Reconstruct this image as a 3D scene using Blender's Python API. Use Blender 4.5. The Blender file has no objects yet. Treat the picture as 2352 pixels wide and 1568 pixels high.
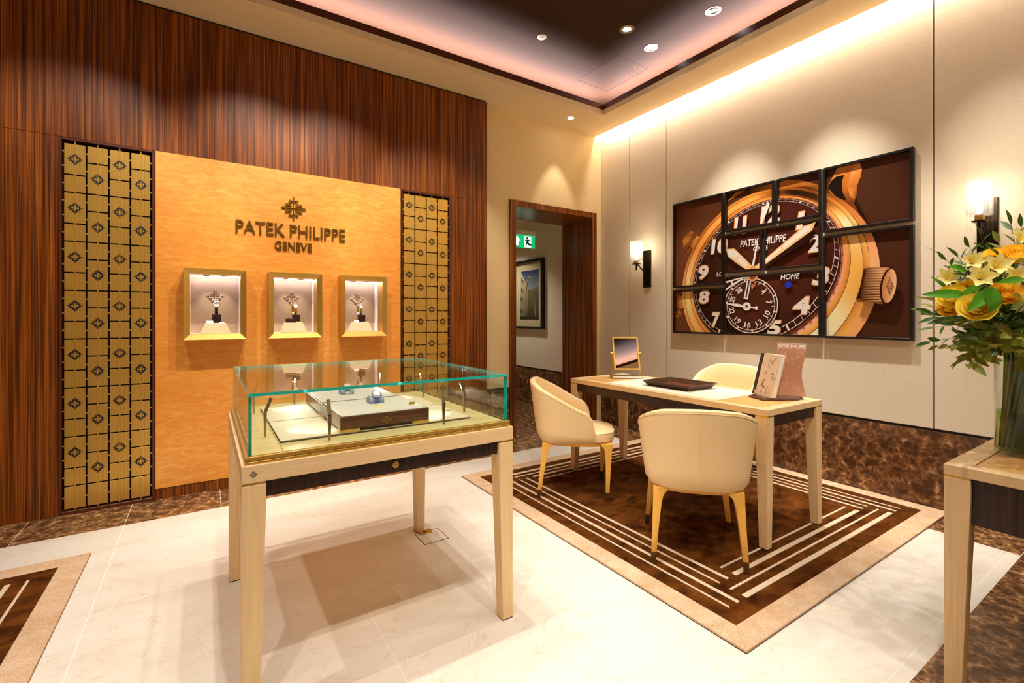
import bpy, bmesh, math, random
from mathutils import Vector, Matrix
R = math.radians
random.seed(7)
sc = bpy.context.scene
COL = sc.collection

# ------------------------------------------------------------------ camera, world, lights
YAW = R(33.121)
H = 1.24
cd = bpy.data.cameras.new('camera')
cd.sensor_width = 36.0
cd.lens = 36.0 * 1078.3 / 2352.0
cd.shift_y = -(784 - 729.2) / 2352.0
cd.clip_start = 0.02
cam = bpy.data.objects.new('camera', cd)
COL.objects.link(cam)
cam.location = (0, 0, H)
cam.rotation_euler = (R(90), 0, -YAW)
sc.camera = cam
w = bpy.data.worlds.new('world'); sc.world = w; w.use_nodes = True
w.node_tree.nodes['Background'].inputs[0].default_value = (1.0, 0.85, 0.65, 1)
w.node_tree.nodes['Background'].inputs[1].default_value = 0.02
sc.view_settings.view_transform = 'Standard'
sc.view_settings.look = 'None'
sc.view_settings.gamma = 1.0
sc.view_settings.use_curve_mapping = False
sc.view_settings.exposure = 1.08

WARM = (1.0, 0.93, 0.83)
COOL = (0.93, 0.92, 1.0)

def spot(name, loc, tgt, power, angle=60, blend=0.6, color=WARM, radius=0.025):
    d = bpy.data.lights.new(name, 'SPOT'); d.energy = power; d.color = color
    d.spot_size = R(angle); d.spot_blend = blend; d.shadow_soft_size = radius
    o = bpy.data.objects.new(name, d); COL.objects.link(o)
    o.location = loc
    o.rotation_euler = (Vector(tgt) - Vector(loc)).to_track_quat('-Z', 'Y').to_euler()
    return o

def area(name, loc, tgt, sx, sy, power, color):
    d = bpy.data.lights.new(name, 'AREA'); d.shape = 'RECTANGLE'; d.size = sx; d.size_y = sy
    d.energy = power; d.color = color
    o = bpy.data.objects.new(name, d); COL.objects.link(o); o.location = loc
    return o

ZC = 3.367      # perimeter ceiling
ZU = 3.62       # raised tray ceiling
TX0, TX1, TY0, TY1 = -2.3, 3.497, -1.4, 3.607   # tray opening
# recessed spotlights in the tray: (x, y), aim, power, cone angle
SPOTS = [((2.915, 2.73), (2.75, 2.45, 0.6), 60, 56), ((3.29, 2.80), (2.9, 2.0, 0.7), 44, 56),
         ((3.30, 2.20), (3.80, 2.55, 0.7), 140, 54), ((3.30, 1.60), (3.80, 1.58, 0.7), 140, 54),
         ((-0.60, 2.62), (-0.75, 4.0, 1.2), 56, 66), ((0.42, 2.62), (0.25, 4.0, 1.5), 66, 62),
         ((0.88, 2.62), (0.85, 4.0, 1.5), 66, 62), ((1.62, 2.62), (1.75, 4.0, 1.3), 50, 60),
         ((0.32, 1.95), (0.32, 1.80, 0.0), 66, 66), ((0.88, 1.95), (0.90, 1.80, 0.0), 56, 66),
         ((0.60, 2.45), (0.55, 2.35, 0.0), 58, 66), ((1.60, 1.10), (1.55, 0.9, 0.0), 18, 76),
         ((2.45, 0.90), (2.3, 0.9, 0.0), 28, 70), ((3.30, 0.75), (3.80, 0.60, 0.9), 55, 52),
         ((-1.2, 1.6), (-1.1, 2.0, 0.0), 55, 76), ((2.75, 0.25), (2.50, 0.40, 1.2), 50, 50),
         ((-0.6, 0.2), (-0.2, 1.0, 0.0), 60, 80), ((1.0, -0.3), (1.0, -1.4, 0.6), 60, 90),
         ((0.25, 0.35), (0.60, 1.9, 0.5), 75, 62), ((1.10, 0.20), (2.0, 1.4, 0.4), 56, 60), ((1.9, -0.4), (2.6, 0.9, 0.5), 48, 62)]
for i, ((sx, sy), tg, pw, an) in enumerate(SPOTS):
    spot('spot_lamp', (sx, sy, ZU - 0.035), tg, pw, an, 1.0 if sx > 3.2 else 0.6)
spot('spot_lamp', (3.26, 3.85, ZC - 0.012), (3.22, 4.02, 1.9), 14, 50, 0.5)
# cove strips: tray (four sides) and the slot above the right wall
CP = (1.0, 0.84, 0.86)
def strip(name, loc, direction, axis, length, width, power, color):
    o = area(name, loc, None, length, width, power, color)
    z = -Vector(direction).normalized(); x = Vector(axis); y = z.cross(x).normalized(); x = y.cross(z)
    o.rotation_euler = Matrix((x, y, z)).transposed().to_euler()
    return o
LX, LY = TX1 - TX0 + 0.1, TY1 - TY0 + 0.1
MX, MY = (TX0 + TX1) / 2, (TY0 + TY1) / 2
strip('cove_lamp', (TX1 + 0.15, MY, 3.435), (-0.2, 0, 1), (0, 1, 0), LY, 0.05, 58, CP)
strip('cove_lamp', (MX, TY1 + 0.15, 3.435), (0, -0.2, 1), (1, 0, 0), LX, 0.05, 68, CP)
strip('cove_lamp', (TX0 - 0.15, MY, 3.435), (0.2, 0, 1), (0, 1, 0), LY, 0.05, 58, CP)
strip('cove_lamp', (MX, TY0 - 0.15, 3.435), (0, 0.2, 1), (1, 0, 0), LX, 0.05, 68, CP)
strip('slot_lamp', (3.868, 0.75, 3.47), (0.35, 0, -1), (0, 1, 0), 6.6, 0.03, 20, (1.0, 0.91, 0.83))
# corridor downlight
spot('spot_lamp', (3.25, 5.9, 2.54), (3.4, 5.9, 0), 34, 120, 0.8)

# ------------------------------------------------------------------ materials
def lin(c):
    return tuple(((v / 255) / 12.92 if v / 255 <= 0.04045 else ((v / 255 + 0.055) / 1.055) ** 2.4) for v in c)

MATS = {}
def newmat(name):
    m = bpy.data.materials.new(name); m.use_nodes = True
    MATS[name] = m
    nt = m.node_tree
    return m, nt, nt.nodes['Principled BSDF']

def plain(name, rgb, rough=0.5, metal=0.0, spec=0.5, coat=0.0):
    m, nt, b = newmat(name)
    b.inputs['Base Color'].default_value = (*lin(rgb), 1)
    b.inputs['Roughness'].default_value = rough
    b.inputs['Metallic'].default_value = metal
    b.inputs['Specular IOR Level'].default_value = spec
    b.inputs['Coat Weight'].default_value = coat
    return m

def coords(nt, scale, rot=(0, 0, 0), loc=(0, 0, 0)):
    tc = nt.nodes.new('ShaderNodeTexCoord'); mp = nt.nodes.new('ShaderNodeMapping')
    mp.inputs['Scale'].default_value = scale; mp.inputs['Rotation'].default_value = rot
    mp.inputs['Location'].default_value = loc
    nt.links.new(tc.outputs['Object'], mp.inputs['Vector'])
    return mp.outputs['Vector']

def noise(nt, vec, scale=1.0, detail=3.0, rough=0.5, dist=0.0):
    n = nt.nodes.new('ShaderNodeTexNoise')
    n.inputs['Scale'].default_value = scale; n.inputs['Detail'].default_value = detail
    n.inputs['Roughness'].default_value = rough; n.inputs['Distortion'].default_value = dist
    nt.links.new(vec, n.inputs['Vector'])
    return n.outputs['Fac']

def ramp(nt, fac, stops):
    r = nt.nodes.new('ShaderNodeValToRGB')
    els = r.color_ramp.elements
    while len(els) < len(stops): els.new(0.5)
    for e, (p, c) in zip(els, stops):
        e.position = p; e.color = (*lin(c), 1)
    nt.links.new(fac, r.inputs['Fac'])
    return r.outputs['Color']

def mixc(nt, fac, a, b, mode='MIX'):
    m = nt.nodes.new('ShaderNodeMix'); m.data_type = 'RGBA'; m.blend_type = mode
    if isinstance(fac, (int, float)): m.inputs[0].default_value = fac
    else: nt.links.new(fac, m.inputs[0])
    for i, v in ((6, a), (7, b)):
        if isinstance(v, tuple): m.inputs[i].default_value = (*lin(v), 1)
        else: nt.links.new(v, m.inputs[i])
    return m.outputs[2]

def bump(nt, b, fac, strength=0.2, dist=0.002):
    bp = nt.nodes.new('ShaderNodeBump'); bp.inputs['Strength'].default_value = strength
    bp.inputs['Distance'].default_value = dist
    nt.links.new(fac, bp.inputs['Height']); nt.links.new(bp.outputs['Normal'], b.inputs['Normal'])

def wood(name, stops, scale, rough=0.35, fine=3.2, coat=0.0, rot=(0, 0, 0)):
    m, nt, b = newmat(name)
    v = coords(nt, scale, rot)
    n1 = noise(nt, v, 1.0, 4.0, 0.65, 0.25)
    n2 = noise(nt, v, fine, 2.0, 0.5)
    mx = nt.nodes.new('ShaderNodeMath'); mx.operation = 'MULTIPLY_ADD'
    nt.links.new(n2, mx.inputs[0]); mx.inputs[1].default_value = 0.5
    sub = nt.nodes.new('ShaderNodeMath'); sub.operation = 'MULTIPLY_ADD'
    nt.links.new(n1, sub.inputs[0]); sub.inputs[1].default_value = 0.8; sub.inputs[2].default_value = -0.15
    nt.links.new(sub.outputs[0], mx.inputs[2])
    c = ramp(nt, mx.outputs[0], stops)
    nt.links.new(c, b.inputs['Base Color'])
    b.inputs['Roughness'].default_value = rough
    b.inputs['Coat Weight'].default_value = coat; b.inputs['Coat Roughness'].default_value = 0.2
    return m

DARKW = [(0.28, (42, 16, 2)), (0.45, (96, 45, 7)), (0.58, (148, 78, 16)), (0.75, (188, 116, 36))]
wood('macassar', DARKW, (52, 52, 0.55), 0.42, 3.0, 0.0); MATS['macassar'].node_tree.nodes['Principled BSDF'].inputs['Specular IOR Level'].default_value = 0.28
wood('macassar_y', DARKW, (0.6, 60, 60), 0.36)
wood('macassar_dark', [(0.3, (16, 6, 3)), (0.5, (40, 18, 9)), (0.75, (78, 40, 20))], (90, 90, 1.2), 0.4)
wood('macassar_h', [(0.3, (48, 24, 16)), (0.5, (84, 46, 30)), (0.75, (128, 84, 62))], (4, 4, 150), 0.3, 2.5, 0.3)
wood('sycamore', [(0.2, (226, 190, 134)), (0.5, (236, 203, 150)), (0.8, (243, 214, 165))], (8, 8, 2.0), 0.42, 6)
wood('sycamore_grain', [(0.25, (224, 186, 130)), (0.5, (236, 202, 148)), (0.8, (242, 212, 162))], (40, 40, 1.5), 0.42, 4)
wood('sycamore_h', [(0.2, (226, 190, 138)), (0.5, (235, 202, 152)), (0.8, (243, 214, 168))], (3, 3, 90), 0.42, 3)
wood('chair_wood', [(0.2, (222, 158, 58)), (0.5, (236, 174, 72)), (0.8, (242, 188, 92))], (60, 60, 3), 0.35, 3, 0.2)
wood('maple_inlay', [(0.2, (214, 160, 84)), (0.5, (228, 178, 104)), (0.8, (236, 192, 122))], (4, 14, 4), 0.35, 3)

def figured():
    m, nt, b = newmat('figured_maple')
    tc = nt.nodes.new('ShaderNodeTexCoord'); sx = nt.nodes.new('ShaderNodeSeparateXYZ'); ab = nt.nodes.new('ShaderNodeMath'); ab.operation = 'ABSOLUTE'
    cb = nt.nodes.new('ShaderNodeCombineXYZ')
    nt.links.new(tc.outputs['Object'], sx.inputs[0]); nt.links.new(sx.outputs[0], ab.inputs[0])
    nt.links.new(ab.outputs[0], cb.inputs[0]); nt.links.new(sx.outputs[2], cb.inputs[2])
    def mp(scale, rot):
        n = nt.nodes.new('ShaderNodeMapping'); n.inputs['Scale'].default_value = scale; n.inputs['Rotation'].default_value = rot
        nt.links.new(cb.outputs[0], n.inputs[0]); return n.outputs[0]
    n = noise(nt, mp((9.0, 9.0, 34.0), (0, R(22), 0)), 1.0, 4.0, 0.6, 1.2)
    n2 = noise(nt, mp((1.6, 1.6, 1.2), (0, 0, 0)), 1.0, 3.0, 0.5)
    c1 = ramp(nt, n, [(0.30, (228, 146, 54)), (0.50, (236, 160, 66)), (0.70, (244, 178, 86))])
    c2 = ramp(nt, n2, [(0.35, (240, 212, 166)), (0.65, (255, 255, 255))])
    c = mixc(nt, 0.6, c1, c2, 'MULTIPLY')
    n3 = noise(nt, mp((34, 34, 9), (0, R(12), 0)), 1.0, 2.0, 0.4)
    f3 = ramp(nt, n3, [(0.70, (0, 0, 0)), (0.78, (255, 255, 255))])
    c = mixc(nt, f3, c, mixc(nt, 0.35, c, (196, 112, 30)))
    nt.links.new(c, b.inputs['Base Color'])
    b.inputs['Roughness'].default_value = 0.42
figured()

def brass(name, c1, c2, rough=0.32, scale=(90, 90, 0.8), metal=1.0):
    m, nt, b = newmat(name)
    n = noise(nt, coords(nt, scale), 1.0, 3.0, 0.6)
    nt.links.new(ramp(nt, n, [(0.35, c1), (0.65, c2)]), b.inputs['Base Color'])
    b.inputs['Metallic'].default_value = metal; b.inputs['Roughness'].default_value = rough
    return m
brass('brass_brushed', (196, 152, 64), (222, 180, 88), 0.32, (110, 110, 1.0), 0.62)
brass('brass_frame', (206, 164, 78), (226, 188, 104), 0.45, (2, 2, 2))
brass('brass_deck', (212, 186, 126), (226, 202, 146), 0.38, (2, 60, 2), 0.45)
brass('bronze', (122, 88, 30), (144, 106, 42), 0.42, (30, 30, 30))
brass('gunmetal', (150, 130, 104), (172, 152, 124), 0.35, (30, 30, 2))
plain('gold', (232, 190, 100), 0.28, 1.0)
plain('silver', (222, 222, 226), 0.18, 1.0)
plain('dark_bronze', (44, 32, 20), 0.35, 0.8)
plain('cap_bronze', (96, 70, 34), 0.35, 0.7)
plain('black', (10, 8, 6), 0.5)
plain('black_frame', (22, 14, 8), 0.38)
plain('emblem_black', (14, 8, 4), 0.6)
plain('trim_brown', (88, 40, 14), 0.35)
plain('white_card', (250, 246, 238), 0.5)
plain('cream_paint', (236, 218, 186), 0.75, spec=0.2)
plain('ceiling_paint', (244, 222, 180), 0.85, spec=0.15)
plain('lip_brown', (84, 42, 14), 0.3)
plain('pad_leather', (188, 166, 136), 0.6)
plain('grey_pad', (178, 166, 152), 0.6)
plain('dark_edge', (70, 44, 24), 0.6)
plain('niche_white', (236, 228, 226), 0.6)
plain('blue_leather', (66, 88, 150), 0.5)
plain('pillow_grey', (138, 140, 158), 0.5)
plain('plinth', (236, 212, 176), 0.55)
plain('tray_brown', (74, 44, 22), 0.35)
plain('tray_felt', (96, 50, 32), 0.9, spec=0.1)
plain('desk_leather', (244, 232, 210), 0.5)
plain('book_cloth', (48, 26, 18), 0.7)
plain('book_print', (226, 196, 162), 0.6)
plain('paper', (244, 238, 224), 0.7)
plain('print_brown', (164, 112, 84), 0.6)
plain('magazine_cover', (206, 150, 118), 0.35)
plain('magazine_pale', (232, 196, 172), 0.35)
plain('white_plastic', (240, 232, 216), 0.4)
plain('stem_green', (84, 108, 26), 0.5)
def petal(name, rgb, rough=0.5, through=0.35):
    m, nt, b = newmat(name)
    b.inputs['Base Color'].default_value = (*lin(rgb), 1); b.inputs['Roughness'].default_value = rough
    b.inputs['Specular IOR Level'].default_value = 0.3
    t = nt.nodes.new('ShaderNodeBsdfTranslucent'); t.inputs[0].default_value = (*lin(rgb), 1)
    mx = nt.nodes.new('ShaderNodeMixShader'); mx.inputs[0].default_value = through
    nt.links.new(b.outputs[0], mx.inputs[1]); nt.links.new(t.outputs[0], mx.inputs[2])
    nt.links.new(mx.outputs[0], nt.nodes['Material Output'].inputs[0])
petal('rose_yellow', (255, 230, 84)); petal('rose_orange', (255, 214, 66)); petal('lily_yellow', (253, 240, 150)); petal('mum_yellow', (255, 220, 62))
plain('lily_speck', (96, 40, 10), 0.6)
petal('leaf_bright', (76, 140, 26), 0.35, 0.25); petal('leaf_olive', (130, 136, 50), 0.45, 0.25); petal('leaf_dark', (68, 100, 40), 0.4, 0.2)
plain('water_tint', (120, 130, 60), 0.1)
plain('mat_board', (206, 190, 150), 0.8, spec=0.1)
plain('exit_green', (0, 160, 90), 0.4)

def leather():
    m, nt, b = newmat('chair_leather')
    b.inputs['Base Color'].default_value = (*lin((240, 208, 154)), 1)
    b.inputs['Roughness'].default_value = 0.45
    n = noise(nt, coords(nt, (260, 260, 260)), 1.0, 2.0)
    bump(nt, b, n, 0.08, 0.001)
leather()

def fabric(name, rgb, scale=(4, 90, 260)):
    m, nt, b = newmat(name)
    n = noise(nt, coords(nt, scale), 1.0, 3.0, 0.6)
    hi = tuple(min(255, v + 8) for v in rgb); lo = tuple(v - 8 for v in rgb)
    nt.links.new(ramp(nt, n, [(0.3, lo), (0.7, hi)]), b.inputs['Base Color'])
    b.inputs['Roughness'].default_value = 0.8; b.inputs['Specular IOR Level'].default_value = 0.2
    bump(nt, b, n, 0.12, 0.001)
fabric('wall_fabric', (240, 226, 202))
fabric('wall_fabric_warm_light', (236, 210, 158), (60, 4, 260))  # same wall fabric; warm light on the doorway wall put into the colour
fabric('niche_fabric', (176, 150, 124), (90, 4, 260))
fabric('niche_emboss', (194, 168, 142), (90, 4, 260))

def marble_dark(name, scale, hi=(168, 122, 78), mid=(104, 66, 36), lo=(42, 24, 12)):
    m, nt, b = newmat(name)
    v = coords(nt, scale)
    dn = nt.nodes.new('ShaderNodeTexNoise'); dn.inputs['Scale'].default_value = 2.2; dn.inputs['Detail'].default_value = 4
    nt.links.new(v, dn.inputs['Vector'])
    add = nt.nodes.new('ShaderNodeMix'); add.data_type = 'VECTOR'; add.inputs[0].default_value = 0.22
    nt.links.new(v, add.inputs[4]); nt.links.new(dn.outputs['Color'], add.inputs[5])
    vo = nt.nodes.new('ShaderNodeTexVoronoi'); vo.feature = 'DISTANCE_TO_EDGE'; vo.inputs['Scale'].default_value = 3.2
    nt.links.new(add.outputs[1], vo.inputs['Vector'])
    vo2 = nt.nodes.new('ShaderNodeTexVoronoi'); vo2.feature = 'DISTANCE_TO_EDGE'; vo2.inputs['Scale'].default_value = 9.0
    nt.links.new(add.outputs[1], vo2.inputs['Vector'])
    n = noise(nt, v, 5.0, 6.0, 0.7, 0.6)
    mn = nt.nodes.new('ShaderNodeMath'); mn.operation = 'MULTIPLY_ADD'
    nt.links.new(vo2.outputs['Distance'], mn.inputs[0]); mn.inputs[1].default_value = 0.75
    m2 = nt.nodes.new('ShaderNodeMath'); m2.operation = 'MULTIPLY'
    nt.links.new(vo.outputs['Distance'], m2.inputs[0]); m2.inputs[1].default_value = 0.8
    nt.links.new(m2.outputs[0], mn.inputs[2])
    m3 = nt.nodes.new('ShaderNodeMath'); m3.operation = 'MULTIPLY_ADD'
    nt.links.new(n, m3.inputs[0]); m3.inputs[1].default_value = 1.25
    nt.links.new(mn.outputs[0], m3.inputs[2])
    c = ramp(nt, m3.outputs[0], [(0.50, hi), (0.62, mid), (0.76, tuple((a + d) // 2 for a, d in zip(mid, lo))), (0.98, lo)])
    nt.links.new(c, b.inputs['Base Color'])
    b.inputs['Roughness'].default_value = 0.22
marble_dark('emperador_wall', (3.4, 3.4, 3.4), (212, 166, 118), (156, 108, 68), (80, 50, 29))
marble_dark('emperador_floor', (4.2, 4.2, 4.2), (214, 172, 124), (170, 126, 84), (84, 56, 34))

def marble_cream():
    m, nt, b = newmat('cream_marble')
    v = coords(nt, (1.1, 2.4, 1)); n = noise(nt, v, 1.6, 6.0, 0.6, 0.8)
    c = ramp(nt, n, [(0.30, (214, 204, 190)), (0.50, (222, 214, 202)), (0.72, (228, 221, 211))])
    v2 = coords(nt, (2.5, 2.5, 1)); n2 = noise(nt, v2, 2.0, 5.0, 0.55, 1.6)
    vein = ramp(nt, n2, [(0.488, (255, 255, 255)), (0.5, (226, 190, 140)), (0.512, (255, 255, 255))])
    nt.links.new(mixc(nt, 0.35, c, vein, 'MULTIPLY'), b.inputs['Base Color'])
    b.inputs['Roughness'].default_value = 0.28
marble_cream()
plain('grout', (250, 244, 232), 0.8)

def pile(name, lo, hi, scale=9):
    m, nt, b = newmat(name)
    n = noise(nt, coords(nt, (scale, scale * 1.6, scale)), 1.0, 4.0, 0.6, 0.4)
    f = noise(nt, coords(nt, (420, 420, 420)), 1.0, 2.0)
    c = ramp(nt, n, [(0.32, lo), (0.70, hi)])
    g = ramp(nt, f, [(0.3, (150, 150, 150)), (0.7, (255, 255, 255))])
    nt.links.new(mixc(nt, 0.7, c, g, 'MULTIPLY'), b.inputs['Base Color'])
    b.inputs['Roughness'].default_value = 0.95; b.inputs['Specular IOR Level'].default_value = 0.05
    bump(nt, b, f, 0.6, 0.004)
pile('rug_brown', (56, 26, 5), (124, 70, 24), 7)
pile('rug_beige', (222, 182, 142), (240, 208, 174), 8)
pile('rug_stripe', (232, 206, 174), (240, 216, 186), 8)

def glass(name, tint=(250, 255, 253), ior=1.5, rough=0.0):
    m, nt, b = newmat(name)
    nt.nodes.remove(b)
    out = nt.nodes['Material Output']
    t = nt.nodes.new('ShaderNodeBsdfTransparent'); t.inputs[0].default_value = (*lin(tint), 1)
    g = nt.nodes.new('ShaderNodeBsdfGlossy'); g.inputs['Roughness'].default_value = rough
    f = nt.nodes.new('ShaderNodeFresnel')
    ge = nt.nodes.new('ShaderNodeNewGeometry'); mi = nt.nodes.new('ShaderNodeMix')   # same reflectance on both sides of a pane
    mi.inputs[2].default_value = ior; mi.inputs[3].default_value = 1.0 / ior
    nt.links.new(ge.outputs['Backfacing'], mi.inputs[0]); nt.links.new(mi.outputs[0], f.inputs[0])
    mx = nt.nodes.new('ShaderNodeMixShader')
    nt.links.new(f.outputs[0], mx.inputs[0]); nt.links.new(t.outputs[0], mx.inputs[1]); nt.links.new(g.outputs[0], mx.inputs[2])
    nt.links.new(mx.outputs[0], out.inputs[0])
    return m
glass('clear_glass')
glass('niche_glass', (255, 255, 255), 1.15)
glass('water', (214, 222, 150), 1.33)

def glass_edge():
    m, nt, b = newmat('glass_edge')
    b.inputs['Base Color'].default_value = (*lin((20, 190, 176)), 1)
    b.inputs['Roughness'].default_value = 0.12
    b.inputs['Transmission Weight'].default_value = 0.25
    b.inputs['Subsurface Weight'].default_value = 0.0
glass_edge()

def crystal():
    m, nt, b = newmat('cut_crystal')
    nt.nodes.remove(b); out = nt.nodes['Material Output']
    v = coords(nt, (1, 1, 1))
    w1 = nt.nodes.new('ShaderNodeTexWave'); w1.inputs['Scale'].default_value = 24; w1.wave_type = 'BANDS'
    w2 = nt.nodes.new('ShaderNodeTexWave'); w2.inputs['Scale'].default_value = 24
    for wv, rot in ((w1, (R(45), R(45), 0)), (w2, (R(-45), R(-45), 0))):
        nt.links.new(coords(nt, (1, 1, 1), rot), wv.inputs['Vector'])
    mx = nt.nodes.new('ShaderNodeMath'); mx.operation = 'MAXIMUM'
    nt.links.new(w1.outputs['Fac'], mx.inputs[0]); nt.links.new(w2.outputs['Fac'], mx.inputs[1])
    pw = nt.nodes.new('ShaderNodeMath'); pw.operation = 'POWER'; pw.inputs[1].default_value = 2.5
    nt.links.new(mx.outputs[0], pw.inputs[0])
    sc_ = nt.nodes.new('ShaderNodeMath'); sc_.operation = 'MULTIPLY_ADD'; sc_.inputs[1].default_value = 0.42; sc_.inputs[2].default_value = 0.05
    nt.links.new(pw.outputs[0], sc_.inputs[0])
    t = nt.nodes.new('ShaderNodeBsdfTransparent')
    tl = nt.nodes.new('ShaderNodeBsdfTranslucent'); tl.inputs[0].default_value = (0.34, 0.33, 0.31, 1)
    df = nt.nodes.new('ShaderNodeBsdfDiffuse'); df.inputs[0].default_value = (0.5, 0.48, 0.45, 1)
    ad = nt.nodes.new('ShaderNodeMixShader'); ad.inputs[0].default_value = 0.35
    nt.links.new(tl.outputs[0], ad.inputs[1]); nt.links.new(df.outputs[0], ad.inputs[2])
    mm = nt.nodes.new('ShaderNodeMixShader')
    nt.links.new(sc_.outputs[0], mm.inputs[0]); nt.links.new(t.outputs[0], mm.inputs[1]); nt.links.new(ad.outputs[0], mm.inputs[2])
    nt.links.new(mm.outputs[0], out.inputs[0])
crystal()

def emit(name, rgb, strength):
    m, nt, b = newmat(name)
    b.inputs['Base Color'].default_value = (*lin(rgb), 1)
    b.inputs['Emission Color'].default_value = (*lin(rgb), 1)
    b.inputs['Emission Strength'].default_value = strength
emit('lamp_glow', (255, 250, 240), 14)
emit('bulb_glow', (255, 244, 224), 9)
emit('led_dot', (255, 250, 255), 25)
emit('strip_glow', (244, 240, 255), 11)
emit('exit_glow', (4, 168, 100), 0.62)
emit('exit_white', (235, 255, 245), 0.8)

def mirror_mat():
    m, nt, b = newmat('mirror_glass')
    b.inputs['Base Color'].default_value = (0.92, 0.92, 0.92, 1); b.inputs['Metallic'].default_value = 1; b.inputs['Roughness'].default_value = 0.01
mirror_mat()

def vcol(name, rough=0.3):
    m, nt, b = newmat(name)
    a = nt.nodes.new('ShaderNodeVertexColor'); a.layer_name = 'print'
    nt.links.new(a.outputs['Color'], b.inputs['Base Color'])
    b.inputs['Roughness'].default_value = rough; b.inputs['Specular IOR Level'].default_value = 0.25
vcol('printed_photo')

def speckled():
    m, nt, b = newmat('tray_ceiling_paint')
    b.inputs['Base Color'].default_value = (*lin((62, 44, 33)), 1)
    b.inputs['Roughness'].default_value = 0.7; b.inputs['Specular IOR Level'].default_value = 0.12
speckled()

# ------------------------------------------------------------------ mesh helpers
class MB:
    def __init__(s): s.v = []; s.f = []; s.m = []
    def add(s, vs, fs, m=0):
        o = len(s.v); s.v += [Vector(v) for v in vs]
        for f in fs: s.f.append([i + o for i in f]); s.m.append(m)
        return s
    def box(s, x0, x1, y0, y1, z0, z1, m=0, M=None):
        vs = [Vector((x, y, z)) for z in (z0, z1) for y in (y0, y1) for x in (x0, x1)]
        if M is not None: vs = [M @ v for v in vs]
        return s.add(vs, [(0, 2, 3, 1), (4, 5, 7, 6), (0, 1, 5, 4), (2, 6, 7, 3), (0, 4, 6, 2), (1, 3, 7, 5)], m)
    def frustum(s, a, z0, b, z1, m=0, M=None):      # a, b = (x0,x1,y0,y1)
        vs = [Vector((a[i], a[j], z0)) for i, j in ((0, 2), (1, 2), (1, 3), (0, 3))] + [Vector((b[i], b[j], z1)) for i, j in ((0, 2), (1, 2), (1, 3), (0, 3))]
        if M is not None: vs = [M @ v for v in vs]
        return s.add(vs, [(3, 2, 1, 0), (4, 5, 6, 7), (0, 1, 5, 4), (1, 2, 6, 5), (2, 3, 7, 6), (3, 0, 4, 7)], m)
    def loft(s, rings, m=0, close=True, cap=True):
        n = len(rings[0]); o = len(s.v)
        for r in rings: s.v += [Vector(p) for p in r]
        for i in range(len(rings) - 1):
            for j in range(n if close else n - 1):
                k = (j + 1) % n
                s.f.append([o + i * n + j, o + i * n + k, o + (i + 1) * n + k, o + (i + 1) * n + j]); s.m.append(m)
        if cap:
            s.f.append([o + j for j in range(n)][::-1]); s.m.append(m)
            s.f.append([o + (len(rings) - 1) * n + j for j in range(n)]); s.m.append(m)
        return s
    def lathe(s, prof, c=(0, 0, 0), n=24, m=0, cap=True, M=None):
        rings = []
        for r, z in prof:
            ring = [Vector((r * math.cos(2 * math.pi * i / n), r * math.sin(2 * math.pi * i / n), z)) for i in range(n)]
            if M is not None: ring = [M @ p for p in ring]
            rings.append([p + Vector(c) for p in ring])
        return s.loft(rings, m, True, cap)
    def tube(s, pts, r, n=8, m=0, r1=None):
        pts = [Vector(p) for p in pts]; rings = []
        up = Vector((0, 0, 1))
        for i, p in enumerate(pts):
            t = (pts[min(i + 1, len(pts) - 1)] - pts[max(i - 1, 0)]).normalized()
            u = t.cross(up)
            if u.length < 0.01: u = t.cross(Vector((1, 0, 0)))
            u.normalize(); v = t.cross(u)
            rr = r if r1 is None else r + (r1 - r) * i / (len(pts) - 1)
            rings.append([p + u * rr * math.cos(2 * math.pi * k / n) + v * rr * math.sin(2 * math.pi * k / n) for k in range(n)])
        return s.loft(rings, m)
    def poly(s, pts, vec, m=0):                       # extrude a planar outline along vec
        pts = [Vector(p) for p in pts]; n = len(pts); o = len(s.v)
        s.v += pts + [p + Vector(vec) for p in pts]
        s.f.append(list(range(o, o + n))); s.m.append(m)
        s.f.append(list(range(o + 2 * n - 1, o + n - 1, -1))); s.m.append(m)
        for i in range(n):
            j = (i + 1) % n
            s.f.append([o + i, o + n + i, o + n + j, o + j]); s.m.append(m)
        return s
    def holes(s, X, Y, holes, f0, f1, m=0):
        # rectangle X x Y with rectangular holes; f0/f1(u, v) give front and back points
        xs = sorted(set([X[0], X[1]] + [h[i] for h in holes for i in (0, 1)]))
        ys = sorted(set([Y[0], Y[1]] + [h[i] for h in holes for i in (2, 3)]))
        nx, ny = len(xs), len(ys); o = len(s.v)
        s.v += [Vector(f0(x, y)) for y in ys for x in xs] + [Vector(f1(x, y)) for y in ys for x in xs]
        B = nx * ny
        fill = lambda i, j: 0 <= i < nx - 1 and 0 <= j < ny - 1 and not any(h[0] < (xs[i] + xs[i + 1]) / 2 < h[1] and h[2] < (ys[j] + ys[j + 1]) / 2 < h[3] for h in holes)
        idx = lambda i, j: o + j * nx + i
        for i in range(nx - 1):
            for j in range(ny - 1):
                if not fill(i, j): continue
                q = [idx(i, j), idx(i + 1, j), idx(i + 1, j + 1), idx(i, j + 1)]
                s.f.append(q); s.m.append(m); s.f.append([k + B for k in q[::-1]]); s.m.append(m)
                for (di, dj), (a, b) in (((0, -1), (0, 1)), ((1, 0), (1, 2)), ((0, 1), (2, 3)), ((-1, 0), (3, 0))):
                    if not fill(i + di, j + dj):
                        s.f.append([q[a], q[a] + B, q[b] + B, q[b]]); s.m.append(m)
        return s
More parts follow.
